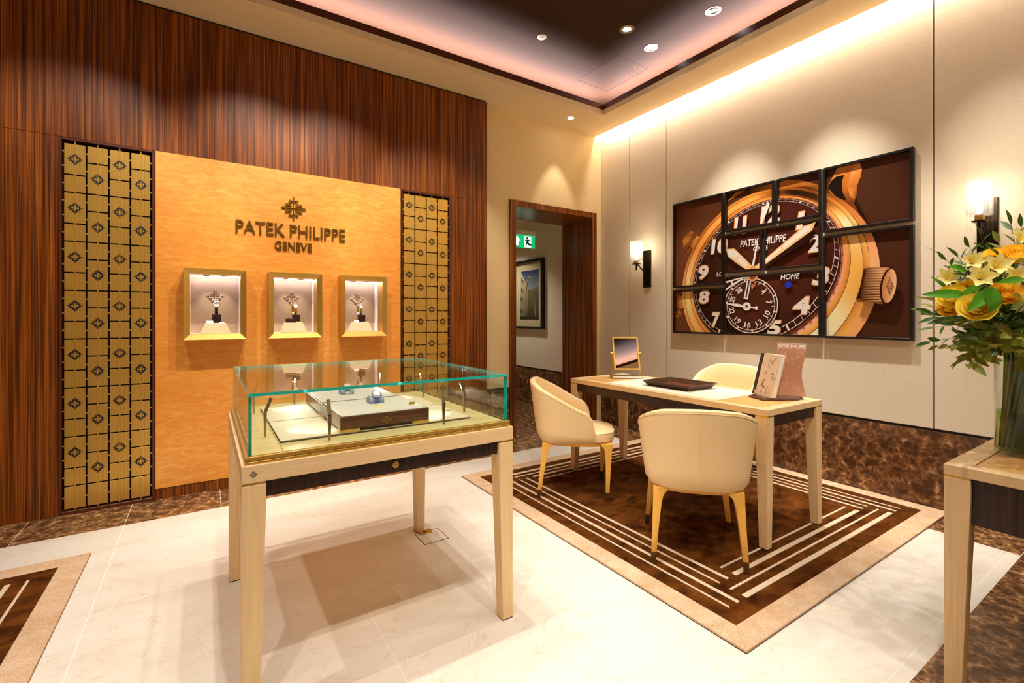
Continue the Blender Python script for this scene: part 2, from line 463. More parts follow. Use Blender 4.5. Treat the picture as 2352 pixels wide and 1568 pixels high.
    def build(s, name, mats, parent=None, smooth=False, bevel=0.0, seg=2, recalc=True, link=True):
        if isinstance(mats, str): mats = [mats]
        off = Vector(parent['_o']) if parent is not None and '_o' in parent else Vector((0, 0, 0))
        me = bpy.data.meshes.new(name)
        me.from_pydata([tuple(v - off) for v in s.v], [], s.f)
        for mm in mats: me.materials.append(MATS[mm])
        for p, mi in zip(me.polygons, s.m): p.material_index = mi
        bm = bmesh.new(); bm.from_mesh(me)
        if recalc: bmesh.ops.recalc_face_normals(bm, faces=bm.faces)
        if bevel > 0:
            ed = [e for e in bm.edges if len(e.link_faces) == 2 and e.calc_face_angle(0) > R(25)]
            bmesh.ops.bevel(bm, geom=ed, offset=bevel, segments=seg, profile=0.5, affect='EDGES', clamp_overlap=True)
        bm.to_mesh(me); bm.free()
        if smooth:
            for p in me.polygons: p.use_smooth = True
            me.set_sharp_from_angle(angle=R(40))
        me.update()
        if not link: return me
        ob = bpy.data.objects.new(name, me); COL.objects.link(ob)
        if parent is not None: ob.parent = parent
        return ob

def thing(name, label, cat, loc=(0, 0, 0), rotz=0.0, group=None):
    o = bpy.data.objects.new(name, None); COL.objects.link(o)
    o.empty_display_size = 0.05
    o.location = loc; o.rotation_euler = (0, 0, rotz)
    o['label'] = label; o['category'] = cat
    if group: o['group'] = group
    o['_o'] = tuple(loc) if abs(rotz) < 1e-9 else (0.0, 0.0, 0.0)
    return o
def tag(o, label, cat, group=None):
    o['label'] = label; o['category'] = cat
    if group: o['group'] = group
    return o
def struct(o):
    o['kind'] = 'structure'; return o
def inst(me, name, parent, loc=(0, 0, 0), rot=(0, 0, 0), scale=(1, 1, 1)):
    o = bpy.data.objects.new(name, me); COL.objects.link(o); o.parent = parent
    off = Vector(parent['_o']) if '_o' in parent else Vector((0, 0, 0))
    o.location = Vector(loc) - off; o.rotation_euler = rot; o.scale = scale
    return o
def sub(o, part):            # hang a piece under a part of the same thing (parts sit at identity)
    o.parent = part; return o
def copy_tree(o, parent=None):
    c = o.copy(); COL.objects.link(c); c.parent = parent
    for ch in list(o.children): copy_tree(ch, c)
    return c

# text --------------------------------------------------------------
def text_mesh(body, extrude=0.0, offset=0.0, shear=0.0):
    cu = bpy.data.curves.new('lettering', 'FONT'); cu.body = body; cu.size = 1.0
    cu.extrude = extrude; cu.offset = offset; cu.shear = shear; cu.resolution_u = 4
    ob = bpy.data.objects.new('lettering', cu); COL.objects.link(ob)
    bpy.context.view_layer.update()
    dg = bpy.context.evaluated_depsgraph_get()
    me = bpy.data.meshes.new_from_object(ob.evaluated_get(dg))
    COL.objects.unlink(ob); bpy.data.objects.remove(ob); bpy.data.curves.remove(cu)
    V = [v.co.copy() for v in me.vertices]; F = [list(p.vertices) for p in me.polygons]
    bpy.data.meshes.remove(me)
    return V, F
def text_geo(body, x0, x1, z0, z1, extrude=0.0, offset=0.0, shear=0.0):
    # lettering scaled to fill a box (2D), returns verts (x, z, depth 0..1) and faces
    V, F = text_mesh(body, 0.5 if extrude else 0.0, offset, shear)
    ax = min(v.x for v in V); bx = max(v.x for v in V); ay = min(v.y for v in V); by = max(v.y for v in V)
    out = [((v.x - ax) / (bx - ax) * (x1 - x0) + x0, (v.y - ay) / (by - ay) * (z1 - z0) + z0, v.z + 0.5 if extrude else 0.0) for v in V]
    return out, F
def islands(V, F):
    par = list(range(len(V)))
    def fd(a):
        while par[a] != a: par[a] = par[par[a]]; a = par[a]
        return a
    # weld identical positions first
    key = {}
    for i, v in enumerate(V):
        k = tuple(round(c, 5) for c in v)
        if k in key: par[fd(i)] = fd(key[k])
        else: key[k] = i
    for f in F:
        for a in f[1:]: par[fd(a)] = fd(f[0])
    gr = {}
    for f in F: gr.setdefault(fd(f[0]), []).append(f)
    res = []
    for k, fs in gr.items():
        ids = sorted({i for f in fs for i in f}); mp = {a: b for b, a in enumerate(ids)}
        res.append(([V[i] for i in ids], [[mp[i] for i in f] for f in fs]))
    res.sort(key=lambda r: min(v[0] for v in r[0]))
    return res

# four-lobed cross emblem -------------------------------------------
def smooth_poly(pts, n=3):
    out = []; L = len(pts)
    for i in range(L):
        p0, p1, p2, p3 = (Vector(pts[(i + k - 1) % L]) for k in range(4))
        for j in range(n):
            t = j / n
            out.append(0.5 * ((2 * p1) + (p2 - p0) * t + (2 * p0 - 5 * p1 + 4 * p2 - p3) * t * t + (3 * p1 - p0 - 3 * p2 + p3) * t ** 3))
    return out
LOBE = [(0.165, 0.17), (0.30, 0.36), (0.39, 0.52), (0.385, 0.63), (0.27, 0.70), (0.15, 0.645), (0.03, 0.60), (0.03, 0.50), (0.11, 0.56), (0.175, 0.56), (0.205, 0.49), (0.17, 0.36)]
LOBE_BOLD = [(0.13, 0.15), (0.30, 0.33), (0.42, 0.50), (0.42, 0.64), (0.28, 0.73), (0.14, 0.68), (0.03, 0.64), (0.03, 0.46), (0.10, 0.50), (0.15, 0.47), (0.16, 0.38), (0.12, 0.26)]
TIP = [(0.0, 1.0), (-0.085, 0.88), (-0.075, 0.77), (-0.035, 0.58), (0.035, 0.58), (0.075, 0.77), (0.085, 0.88)]
STEM = [(-0.028, 0.0), (0.028, 0.0), (0.036, 0.62), (-0.036, 0.62)]
def emblem(n=3, stem=True):
    res = []
    lobe = LOBE if stem else LOBE_BOLD
    base = [smooth_poly(lobe, n), smooth_poly([(-x, y) for x, y in lobe[::-1]], n), smooth_poly(TIP, n)]
    if stem: base.append([Vector(p) for p in STEM])
    for k in range(4):
        c, s_ = math.cos(k * math.pi / 2), math.sin(k * math.pi / 2)
        for b in base: res.append([Vector((c * p.x - s_ * p.y, s_ * p.x + c * p.y)) for p in b])
    return res
EMB_HI = emblem(3); EMB_LO = emblem(2)
def add_emblem(mb, fn, vec, polys=None, m=0):
    for p in (polys or EMB_LO): mb.poly([fn(q.x, q.y) for q in p], vec, m)

# world position of a point seen at pixel (u, v) at a given forward distance (for placing loose things)
FW = Vector((math.sin(YAW), math.cos(YAW), 0)); RT = Vector((math.cos(YAW), -math.sin(YAW), 0))
def at(u, v, d):
    return Vector((0, 0, H)) + FW * d + RT * ((u - 1176) / 1078.3 * d) + Vector((0, 0, 1)) * ((729.2 - v) / 1078.3 * d)

# ================================================================== THE ROOM
XL, XB, YF, YA, YD = -3.2, 3.94, -2.6, 4.0, 4.10
# floor: slab with separate marble tiles, joints recessed
fl = struct(MB().box(XL - 0.2, 4.3, YF - 0.2, 8.3, -0.12, -0.0012).build('floor', 'grout'))
G = 0.0012
TW, TD = 0.985, 0.4945
def tile(x0, x1, y0, y1, mat):
    if x1 - x0 < 0.01 or y1 - y0 < 0.01: return
    o = MB().box(x0 + G, x1 - G, y0 + G, y1 - G, -0.0012, 0.0).build('floor_tile', mat, fl)
    return o
CX0, CX1, CY0, CY1 = XL, 3.56, 0.60, 3.617
xs = [XL, -2.378, -1.393, -0.408, 0.577, 1.562, 2.547, 3.532, CX1]
ys = [CY0, 0.645, 1.14, 1.634, 2.129, 2.623, 3.118, CY1]
for i in range(len(xs) - 1):
    for j in range(len(ys) - 1): tile(xs[i], xs[i + 1], ys[j], ys[j + 1], 'cream_marble')
bx = [XL, -2.378, -1.393, -0.90, -0.408, 0.085, 0.577, 1.07, 1.562, 2.05, 2.547, 3.04, CX1, XB + 0.02]
for i in range(len(bx) - 1):
    tile(bx[i], bx[i + 1], CY1, YD + 0.0, 'emperador_floor')
    for y0, y1 in ((-0.6, 0.0), (0.0, CY0), (-1.6, -0.6), (YF, -1.6)): tile(bx[i], bx[i + 1], y0, y1, 'emperador_floor')
for y0, y1 in ((CY0, 1.2), (1.2, 1.8), (1.8, 2.4), (2.4, 3.0), (3.0, CY1)): tile(CX1, XB + 0.02, y0, y1, 'emperador_floor')
for x0, x1 in ((2.3, 2.9), (2.9, 3.5), (3.5, XB + 0.02)):
    for k in range(7): tile(x0, x1, YD + k * 0.6, YD + (k + 1) * 0.6, 'emperador_floor')

# ceiling: perimeter slab with the tray opening, bronze lip, raised dark ceiling, access hatch
ce = struct(MB().holes((XL, 3.84), (YF, YD), [(TX0, TX1, TY0, TY1)], lambda x, y: (x, y, ZC), lambda x, y: (x, y, 3.42)).build('ceiling', 'ceiling_paint'))
MB().holes((TX0 - 0.016, TX1 + 0.016), (TY0 - 0.016, TY1 + 0.016), [(TX0, TX1, TY0, TY1)], lambda x, y: (x, y, 3.4205), lambda x, y: (x, y, 3.477)).build('tray_lip', 'lip_brown', ce)
HX0, HX1, HY0, HY1 = 3.125, 3.54, 3.045, 3.585
MB().holes((TX0 - 0.29, TX1 + 0.29), (TY0 - 0.29, TY1 + 0.29), [(HX0, HX1, HY0, HY1)] + [(x - 0.042, x + 0.042, y - 0.042, y + 0.042) for (x, y), _a, _b, _c in SPOTS], lambda x, y: (x, y, ZU), lambda x, y: (x, y, ZU + 0.03)).build('tray_ceiling', 'tray_ceiling_paint', ce)
g = 0.003
MB().box(HX0 + g, HX1 - g, HY0 + g, HY1 - g, ZU + 0.0005, ZU + 0.02).build('access_hatch', 'tray_ceiling_paint', ce)
MB().box(HX0 - 0.05, HX1 + 0.05, HY0 - 0.05, HY1 + 0.05, ZU + 0.03, ZU + 0.05).build('hatch_backing', 'black', ce)
MB().lathe([(0.008, ZU - 0.001), (0.008, ZU + 0.004)], (3.42, 3.10, 0), 12).build('hatch_lock', 'black', ce)
MB().holes((TX0 - 0.31, TX1 + 0.31), (TY0 - 0.31, TY1 + 0.31), [(TX0 - 0.29, TX1 + 0.29, TY0 - 0.29, TY1 + 0.29)], lambda x, y: (x, y, 3.42), lambda x, y: (x, y, ZU + 0.03)).build('cove_wall', 'tray_ceiling_paint', ce)
MB().box(3.77, XB + 0.05, YF, YD, 3.60, 3.64).build('slot_cap', 'ceiling_paint', ce)
MB().box(3.825, 3.84, YF, YD, 3.42, 3.60).build('slot_side', 'ceiling_paint', ce)

# right wall: fabric panels above a marble skirting
wr = struct(MB().box(XB + 0.02, XB + 0.14, YF, 8.2, -0.01, 3.64).build('wall_right', 'black'))
seams = [YF, -1.2, 0.0 - 0.07, 1.053, 3.158, 3.656, YD]
for a, b in zip(seams, seams[1:]):
    MB().box(XB, XB + 0.02, a + 0.0035, b - 0.0035, 0.522, 3.56).build('wall_panel', 'wall_fabric', wr, bevel=0.002, seg=1)
MB().box(XB, XB + 0.02, YD + 0.501, 8.099, 0.522, 2.574).build('wall_panel', 'wall_fabric', wr)
br = struct(MB().box(XB + 0.008, XB + 0.019, YF, YD - 0.0002, 0.0, 0.52).build('baseboard_right', 'black'))
MB().box(XB + 0.008, XB + 0.019, YD + 0.501, 8.099, 0.0, 0.52).build('skirting_backing', 'black', br)
MB().box(XB + 0.001, XB + 0.008, YF, YD, 0.503, 0.5055).build('skirting_bead', 'gunmetal', br)
sl = [YF] + [1.104 + 0.4955 * k for k in range(-7, 7)] + [YD]
for a, b in zip(sl, sl[1:]):
    MB().box(XB, XB + 0.008, a + 0.0006, b - 0.0006, 0.0, 0.502).build('marble_slab', 'emperador_wall', br)
for k in range(8):
    MB().box(XB, XB + 0.008, YD + 0.5 + k * 0.4375 + 0.0006, YD + 0.5 + k * 0.4375 + 0.4369, 0.0, 0.502).build('marble_slab', 'emperador_wall', br)

# back wall beside the panelling, with the doorway
DX0, DX1, DZ = 2.713, 3.785, 2.405
wb = struct(MB().holes((2.318, XB + 0.02), (0.0, 3.45), [(DX0 - 0.04, DX1 + 0.03, -1, DZ + 0.03)], lambda x, z: (x, YD, z), lambda x, z: (x, YD + 0.5, z)).build('wall_back', 'wall_fabric_warm_light'))
bb = struct(MB().box(2.319, 2.639, YD - 0.009, YD - 0.001, 0.0, 0.502).build('baseboard_back', 'emperador_wall'))
MB().box(2.319, 2.639, YD - 0.006, YD - 0.001, 0.503, 0.518).build('skirting_bead', 'black', bb)
dr = struct(MB().holes((2.64, 3.852), (0.0, 2.466), [(DX0, DX1, -1, DZ)], lambda x, z: (x, YD - 0.02, z), lambda x, z: (x, YD - 0.001, z)).build('door_1', 'macassar'))
MB().box(DX0 - 0.02, DX0, YD, 4.635, 0.0, DZ + 0.02).build('jamb', 'macassar', dr)
MB().box(DX1, DX1 + 0.02, YD, 4.635, 0.0, DZ + 0.02).build('jamb', 'macassar', dr)
MB().box(DX0, DX1, YD, 4.635, DZ, DZ + 0.02).build('door_head', 'macassar_y', dr)
# corridor beyond
struct(MB().box(2.2, 2.3, 4.6, 8.2, 0, 2.7).build('wall_corridor_left', 'cream_paint'))
struct(MB().box(2.2, XB + 0.02, 8.1, 8.2, 0, 2.7).build('wall_corridor_end', 'cream_paint'))
struct(MB().box(2.2, XB + 0.02, 4.6, 8.2, 2.575, 2.66).build('ceiling_corridor', 'cream_paint'))

# panelled wall: backing slab, veneered boards
wp = struct(MB().box(XL, 2.318, 4.30, 4.40, 0, 3.5).build('wall_rear', 'black'))
def board(x0, x1, z0, z1, t=0.10, mat='macassar'):
    return MB().box(x0, x1, YA, YA + t, z0, z1).build('wood_panel', mat, wp, bevel=0.0012, seg=1)
board(XL, 2.318, 2.374, 3.352)
board(XL, -0.770, 0.0, 2.3725)
board(1.926, 2.318, 0.0, 2.3725)
board(-0.285, 1.437, 0.0, 0.0745, 0.04)
MB().box(XL, 2.30, YA + 0.01, YA + 0.25, 3.353, ZC - 0.001).build('shadow_gap', 'black', wp)
MB().box(2.25, 2.318, YA + 0.1, 4.30, 0, 3.40).build('panel_return', 'macassar', wp)
MB().box(-0.29, 1.44, 4.26, 4.29, 0, 2.40).build('backing_board', 'black', wp)
# unseen sides of the room
struct(MB().box(XL - 0.1, XL, YF, 4.4, 0, 3.5).build('wall_left', 'cream_paint'))
struct(MB().box(XL, XB + 0.02, YF - 0.1, YF, 0, 3.5).build('wall_front', 'cream_paint'))

# ------------------------------------------------------------------ pierced brass screens
def screen(x0, x1, label):
    z0, z1 = 0.026, 2.346
    t = thing('metal_screen', label, 'screen', ((x0 + x1) / 2, YA + 0.02, 0), 0, 'brass screens flanking the sign')
    # timber trim around the recess
    for (a, b, c, d) in ((x0 - 0.0145, x0, 0.0, z1 + 0.0265), (x1, x1 + 0.0145, 0.0, z1 + 0.0265), (x0, x1, z1 + 0.012, z1 + 0.0265), (x0, x1, 0.0, z0 - 0.004)):
        MB().box(a, b, YA - 0.004, YA + 0.06, c, d).build('trim', 'trim_brown', t, bevel=0.002, seg=1)
    MB().box(x0, x1, YA + 0.055, YA + 0.06, z0, z1 + 0.012).build('dark_backing', 'emblem_black', t)
    W = x1 - x0; edge = 0.011; gap = 0.0085
    cw = (W - 2 * edge - 3 * gap) / 4
    rep = 0.3094; tall, short = 0.198, rep - 0.198
    tabs = MB(); em = None; cache = {}
    em_mb = MB(); add_emblem(em_mb, lambda x, z: (x * 0.037, -0.0006, z * 0.037), (0, 0.0012, 0), emblem(2, False))
    em = em_mb.build('emblem', 'emblem_black', None, link=False)
    y0, y1 = YA + 0.006, YA + 0.012
    for c in range(4):
        cx0 = x0 + edge + c * (cw + gap)
        z = z1 - 0.004
        rows = []
        for k in range(7): rows += [(tall, True), (short, False)] if c % 2 == 0 else [(short, False), (tall, True)]
        rows.append((z1 - 0.004 - 7 * rep - z0 - 0.004, False))
        for h, e in rows:
            key = (round(h, 4),)
            if key not in cache:
                cache[key] = MB().box(-cw / 2, cw / 2, 0, y1 - y0, -(h - gap) / 2, (h - gap) / 2).build('tile', 'brass_brushed', None, bevel=0.0008, seg=1, link=False)
            zc = z - h / 2
            o = inst(cache[key], 'tile', t, (cx0 + cw / 2, y0, zc))
            if e:
                q = bpy.data.objects.new('emblem', em); COL.objects.link(q); q.parent = o; q.location = (0, 0, 0)
            # bridging tabs: below the tile and at both sides
            tabs.box(cx0 + cw / 2 - 0.004, cx0 + cw / 2 + 0.004, y0 + 0.001, y1 - 0.001, z - h - gap / 2 - 0.001, z - h + gap / 2 + 0.001)
            for fz in ((0.27, 0.73) if e else (0.5,)):
                zz = z - h * fz
                tabs.box(cx0 - gap - 0.001, cx0 + 0.001, y0 + 0.001, y1 - 0.001, zz - 0.0045, zz + 0.0045)
                if c == 3: tabs.box(cx0 + cw - 0.001, x1, y0 + 0.001, y1 - 0.001, zz - 0.0045, zz + 0.0045)
            z -= h
        tabs.box(cx0 + cw / 2 - 0.004, cx0 + cw / 2 + 0.004, y0 + 0.001, y1 - 0.001, z1 - 0.006, z1 + 0.012)
    tabs.build('bridging_tab', 'brass_brushed', t)['kind'] = 'stuff'
screen(-0.7555, -0.3045, 'tall pierced brass screen with black crosses beside the bare end of the wood panelling')
screen(1.457, 1.907, 'tall pierced brass screen with black crosses on the doorway side of the maple sign panel')

# ------------------------------------------------------------------ maple sign panel with letters
NX = [0.0597, 0.5765, 1.0935]; NZ0, NZ1 = 1.087, 1.580; NW = 0.1865
sp = thing('sign_panel', 'large orange figured maple sign panel with bronze lettering and cross emblem', 'sign', (0.576, YA, 0.076))
MB().holes((-0.2855, 1.4365), (0.0750, 2.3735), [(x - NW + 0.012, x + NW - 0.012, NZ0 + 0.012, NZ1 - 0.012) for x in NX],
           lambda x, z: (x, YA - 0.004, z), lambda x, z: (x, YA + 0.03, z)).build('veneer_panel', 'figured_maple', sp)
def wall_letters(body, x0, x1, z0, z1, y, depth, mat, parent, offset=0.0, name='letter'):
    V, F = text_geo(body, x0, x1, z0, z1, 1, offset)
    for vs, fs in islands(V, F):
        MB().add([(v[0], y - depth * v[2], v[1]) for v in vs], fs).build(name, mat, parent)
wall_letters('PATEK PHILIPPE', 0.184, 0.961, 1.866, 1.961, YA - 0.004, 0.014, 'bronze', sp, 0.006)
wall_letters('GENEVE', 0.441, 0.705, 1.760, 1.826, YA - 0.004, 0.014, 'bronze', sp, 0.004)
eb = MB(); add_emblem(eb, lambda x, z: (0.573 + x * 0.0885, YA - 0.004, 2.09 + z * 0.0905), (0, -0.014, 0), EMB_HI)
eb.build('emblem', 'bronze', sp)

# ------------------------------------------------------------------ display niches
def niche(i, cx, label):
    t = thing('display_niche', label, 'display niche', (cx, YA, NZ0), 0, 'display niches in the sign panel')
    yo, yi, yb = 3.885, 3.90, 4.12
    a, b = NW, NW - 0.036
    zo0, zo1, zi0, zi1 = NZ0, NZ1, NZ0 + 0.038, NZ1 - 0.036
    O = [(cx - a, zo0), (cx + a, zo0), (cx + a, zo1), (cx - a, zo1)]
    I = [(cx - b, zi0), (cx + b, zi0), (cx + b, zi1), (cx - b, zi1)]
    for k in range(4):
        j = (k + 1) % 4
        mb = MB(); ring = []
        for (p, q) in ((O[k], I[k]), (O[j], I[j])):
            e = 0.0124; w_ = (p[0] + (e if p[0] < cx else -e), p[1] + (e if p[1] < (zo0 + zo1) / 2 else -e))
            ring.append([(p[0], YA - 0.004, p[1]), (p[0], yo, p[1]), (q[0], yi, q[1]), (q[0], YA + 0.03, q[1]), (w_[0], YA + 0.03, w_[1]), (w_[0], YA - 0.004, w_[1])])
        mb.loft(ring)
        mb.build('frame_side', 'brass_frame', t)
    z0, z1, x0, x1 = zi0, zi1, cx - b, cx + b
    bp_ = MB().box(x0 - 0.01, x1 + 0.01, yb, yb + 0.01, z0 - 0.01, z1 + 0.01).build('back_panel', 'niche_fabric', t)
    em = MB(); add_emblem(em, lambda x, z: (cx - 0.002 + x * 0.056, yb, 1.405 + z * 0.056), (0, -0.007, 0), EMB_HI)
    e = em.build('embossed_emblem', 'niche_emboss', None); e.parent = bp_; e.location = -Vector((0, 0, 0)); bp_['_o'] = t['_o']
    e.data.transform(Matrix.Translation(-Vector(t['_o'])))
    MB().box(x0 - 0.008, x0, YA + 0.03, yb, z0 - 0.008, z1 + 0.008).build('niche_side', 'niche_white', t)
    MB().box(x1, x1 + 0.008, YA + 0.03, yb, z0 - 0.008, z1 + 0.008).build('niche_side', 'niche_white', t)
    MB().box(x0, x1, YA + 0.03, yb, z0 - 0.008, z0).build('niche_floor', 'niche_white', t)
    MB().box(x0, x1, YA + 0.03, yb, z1, z1 + 0.008).build('niche_top', 'niche_white', t)
    MB().box(x0 + 0.006, x1 - 0.006, yb - 0.05, yb - 0.035, z1 - 0.006, z1 - 0.0005).build('light_strip', 'strip_glow', t)
    for s in (-0.055, 0.055):
        MB().lathe([(0.024, z1 - 0.004), (0.024, z1 - 0.0005)], (cx + s, YA + 0.05, 0), 20).build('puck_light', 'brass_frame', t)
    MB().box(x0 - 0.001, x1 + 0.001, YA - 0.03, YA - 0.026, z0 - 0.001, z1 + 0.001).build('glass_pane', 'niche_glass', t)
    for s in (-0.055, 0.055):
        d = spot('puck_lamp', (cx + s, YA + 0.05, z1 - 0.008), (cx + s * 0.6, YA + 0.04, z0), 1.6, 70, 0.6, (1, 0.93, 0.84), 0.012)
    return z0

def watch(name, label, loc, rotz, tilt, strap, dial='silver', s=1.0, group=None):
    t = thing(name, label, 'watch', loc, rotz, group); t['_o'] = (0.0, 0.0, 0.0)
    M = Matrix.Rotation(tilt, 4, 'X')
    def P(mb): mb.v = [M @ (v * s) for v in mb.v]; return mb
    # local: x right, z up, y towards the back; dial faces -y
    F = Matrix.Rotation(R(90), 4, 'X')
    P(MB().lathe([(0.0165, -0.004), (0.019, -0.002), (0.019, 0.003), (0.0165, 0.0055)], (0, 0, 0.058), 28, 0, True, F)).build('watch_case', 'silver', t, smooth=True)
    P(MB().lathe([(0.0155, 0.0), (0.0155, 0.0060)], (0, 0, 0.058), 28, 0, True, F)).build('dial', dial, t)
    P(MB().box(0.019, 0.0235, -0.002, 0.002, 0.056, 0.060)).build('crown', 'silver', t)
    lug = MB()
    for sx in (-0.012, 0.009):
        for z in (0.0385, 0.0715): lug.box(sx, sx + 0.003, -0.003, 0.003, z, z + 0.006)
    P(lug).build('lugs', 'silver', t)
    rings = []
    n = 20
    for k in range(n + 1):
        a = R(200) - k / n * R(220)
        r = 0.034
        z = 0.034 + r * math.sin(a) * 0.98; y = 0.027 - r * math.cos(a) * -1.0 * 0.8
        rings.append((y, z))
    st = MB(); W = 0.0085
    pts = [(-0.001, 0.043), (-0.001, 0.030), (0.004, 0.012), (0.016, 0.003), (0.030, 0.006), (0.038, 0.020), (0.038, 0.045), (0.030, 0.066), (0.016, 0.076), (0.004, 0.076), (-0.001, 0.072)]
    st.loft([[(-W, y - 0.0012, z - 0.001), (W, y - 0.0012, z - 0.001), (W, y + 0.0012, z + 0.001), (-W, y + 0.0012, z + 0.001)] for y, z in pts])
    P(st).build('strap', strap, t)
    return t

NL = ['brass-framed display niche at the bare panelling end, its watch on a black strap',
      'middle brass-framed display niche holding a dark box beside a gold watch',
      'brass-framed display niche at the doorway end, with a steel-bracelet watch']
G3 = 'niche display pieces'
for i, cx in enumerate(NX):
    z0 = niche(i, cx, NL[i])
    which = ['first', 'middle', 'doorway-end'][i]
    who = ['the niche nearest the bare panelling', 'the middle niche with the dark box', 'the niche nearest the doorway'][i]
    yc = 4.03
    pl = MB().frustum((cx - 0.094, cx + 0.094, yc - 0.05, yc + 0.05), z0 + 0.0005, (cx - 0.064, cx + 0.064, yc - 0.035, yc + 0.035), z0 + 0.076).build('plinth', 'plinth', bevel=0.0015)
    tag(pl, 'beige sloped plinth in ' + who, 'plinth', G3)
    zt = z0 + 0.0765
    bxs = cx + [0.006, 0.020, 0.012][i]
    st = thing('watch_stand', 'small dark wooden watch stand in ' + who, 'watch stand', (bxs, yc, zt), 0, G3)
    MB().box(bxs - 0.0275, bxs + 0.0275, yc - 0.02, yc + 0.02, zt + 0.0005, zt + 0.062).build('block', 'macassar_dark', st, bevel=0.001)
    MB().lathe([(0.0075, zt + 0.062), (0.0065, zt + 0.0652)], (bxs, yc + 0.0125, 0), 14).build('peg', 'dark_bronze', st)
    eg = MB(); add_emblem(eg, lambda x, z: (bxs + x * 0.004, yc - 0.0203, zt + 0.009 + z * 0.004), (0, -0.0004, 0)); eg.build('gold_emblem', 'gold', st)
    watch('wristwatch', ['silver watch with black strap on the stand in ', 'pale gold watch on the stand in ', 'steel bracelet watch on the stand in '][i] + who,
          (bxs, yc - 0.004, zt + 0.0655), [0, 0.3, 0.35][i], R(-8), ['black', 'gold', 'silver'][i], 'white_card', 1.22, G3)
    if i != 1:
        M_ = Matrix.Translation((cx - 0.035, yc - 0.028, zt + 0.0006)) @ Matrix.Rotation(R(-20), 4, 'X')
        cdm = MB().box(-0.021, 0.021, 0, 0.0012, 0.0, 0.017, 0, M_)
        tag(cdm.build('name_card', 'white_card'), 'small white card leaning on the plinth in ' + who, 'card', G3)
    tg = MB().frustum((cx + 0.022, cx + 0.052, yc - 0.034, yc - 0.024), zt + 0.0003, (cx + 0.022, cx + 0.052, yc - 0.028, yc - 0.024), zt + 0.006)
    tag(tg.build('brass_plate', 'gold'), 'tiny gold price plate on the plinth in ' + who, 'plate', G3)
bt = thing('presentation_box', 'small dark box with silver cufflinks on the middle niche plinth', 'box', (NX[1] - 0.03, 4.005, z0 + 0.0765))
bx0, bz = NX[1] - 0.024, z0 + 0.0769
MB().box(bx0 - 0.034, bx0 + 0.034, 3.995, 4.008, bz, bz + 0.028).build('box_base', 'macassar_dark', bt, bevel=0.001)
MB().box(bx0 - 0.031, bx0 + 0.031, 3.997, 4.006, bz + 0.0281, bz + 0.031).build('cushion', 'black', bt)
for s in (-0.013, 0.013):
    MB().lathe([(0.0075, bz + 0.031), (0.0065, bz + 0.0345)], (bx0 + s, 4.0015, 0), 14).build('cufflink', 'silver', bt)

# ================================================================== CEILING FITTINGS
def downlight(x, y, z, tgt, label):
    t = thing('downlight', label, 'light', (x, y, z), 0, 'recessed spotlights in the dark tray ceiling')
    d = (Vector(tgt) - Vector((x, y, z))).normalized()
    q = (-d).to_track_quat('Z', 'Y').to_matrix().to_4x4()
    q = Matrix.Identity(4).lerp(q, 0.45)
    MB().lathe([(0.0405, z + 0.002), (0.0415, z - 0.0015), (0.058, z - 0.003), (0.0605, z - 0.0002)], (x, y, 0), 28, cap=False).build('trim_ring', 'gunmetal', t, smooth=True)
    MB().lathe([(0.0600, z + 0.0305), (0.0600, z + 0.075), (0.0, z + 0.075)], (x, y, 0), 24, cap=False).build('housing', 'black', t, smooth=True)
    M = Matrix.Translation((x, y, z + 0.004)) @ q
    MB().lathe([(0.0385, 0.008), (0.0385, -0.006), (0.034, -0.009), (0.029, 0.001)], (0, 0, 0), 24, cap=False, M=M).build('gimbal', 'silver', t, smooth=True)
    MB().lathe([(0.0295, -0.001), (0.027, 0.001)], (0, 0, 0), 20, M=M).build('lens', 'lamp_glow', t)
for i, ((sx, sy), tg_, pw, an) in enumerate(SPOTS):
    downlight(sx, sy, ZU, tg_, {0: 'recessed tray-ceiling spotlight between the white detector disc and the access hatch', 1: 'recessed tray-ceiling spotlight closest to the access hatch',
                                2: 'recessed tray-ceiling spotlight tilted at the watch pictures'}.get(i, 'round recessed metal spotlight in the dark tray ceiling'))
t = thing('downlight', 'small round white downlight in the cream ceiling border above the doorway', 'light', (3.26, 3.85, ZC))
MB().lathe([(0.030, ZC - 0.0015), (0.036, ZC - 0.002), (0.037, ZC - 0.0002)], (3.26, 3.85, 0), 24, cap=False).build('trim_ring', 'white_plastic', t)
MB().lathe([(0.030, ZC - 0.003), (0.029, ZC - 0.0008)], (3.26, 3.85, 0), 20).build('lens', 'lamp_glow', t)
t = thing('smoke_detector', 'small white disc detector on the dark tray ceiling', 'detector', (2.39, 3.20, ZU))
MB().lathe([(0.034, ZU - 0.003), (0.040, ZU - 0.002), (0.041, ZU - 0.0002)], (2.39, 3.20, 0), 28).build('disc', 'white_plastic', t)
MB().lathe([(0.012, ZU - 0.010), (0.014, ZU - 0.003)], (2.39, 3.20, 0), 20).build('sensor', 'white_plastic', t)

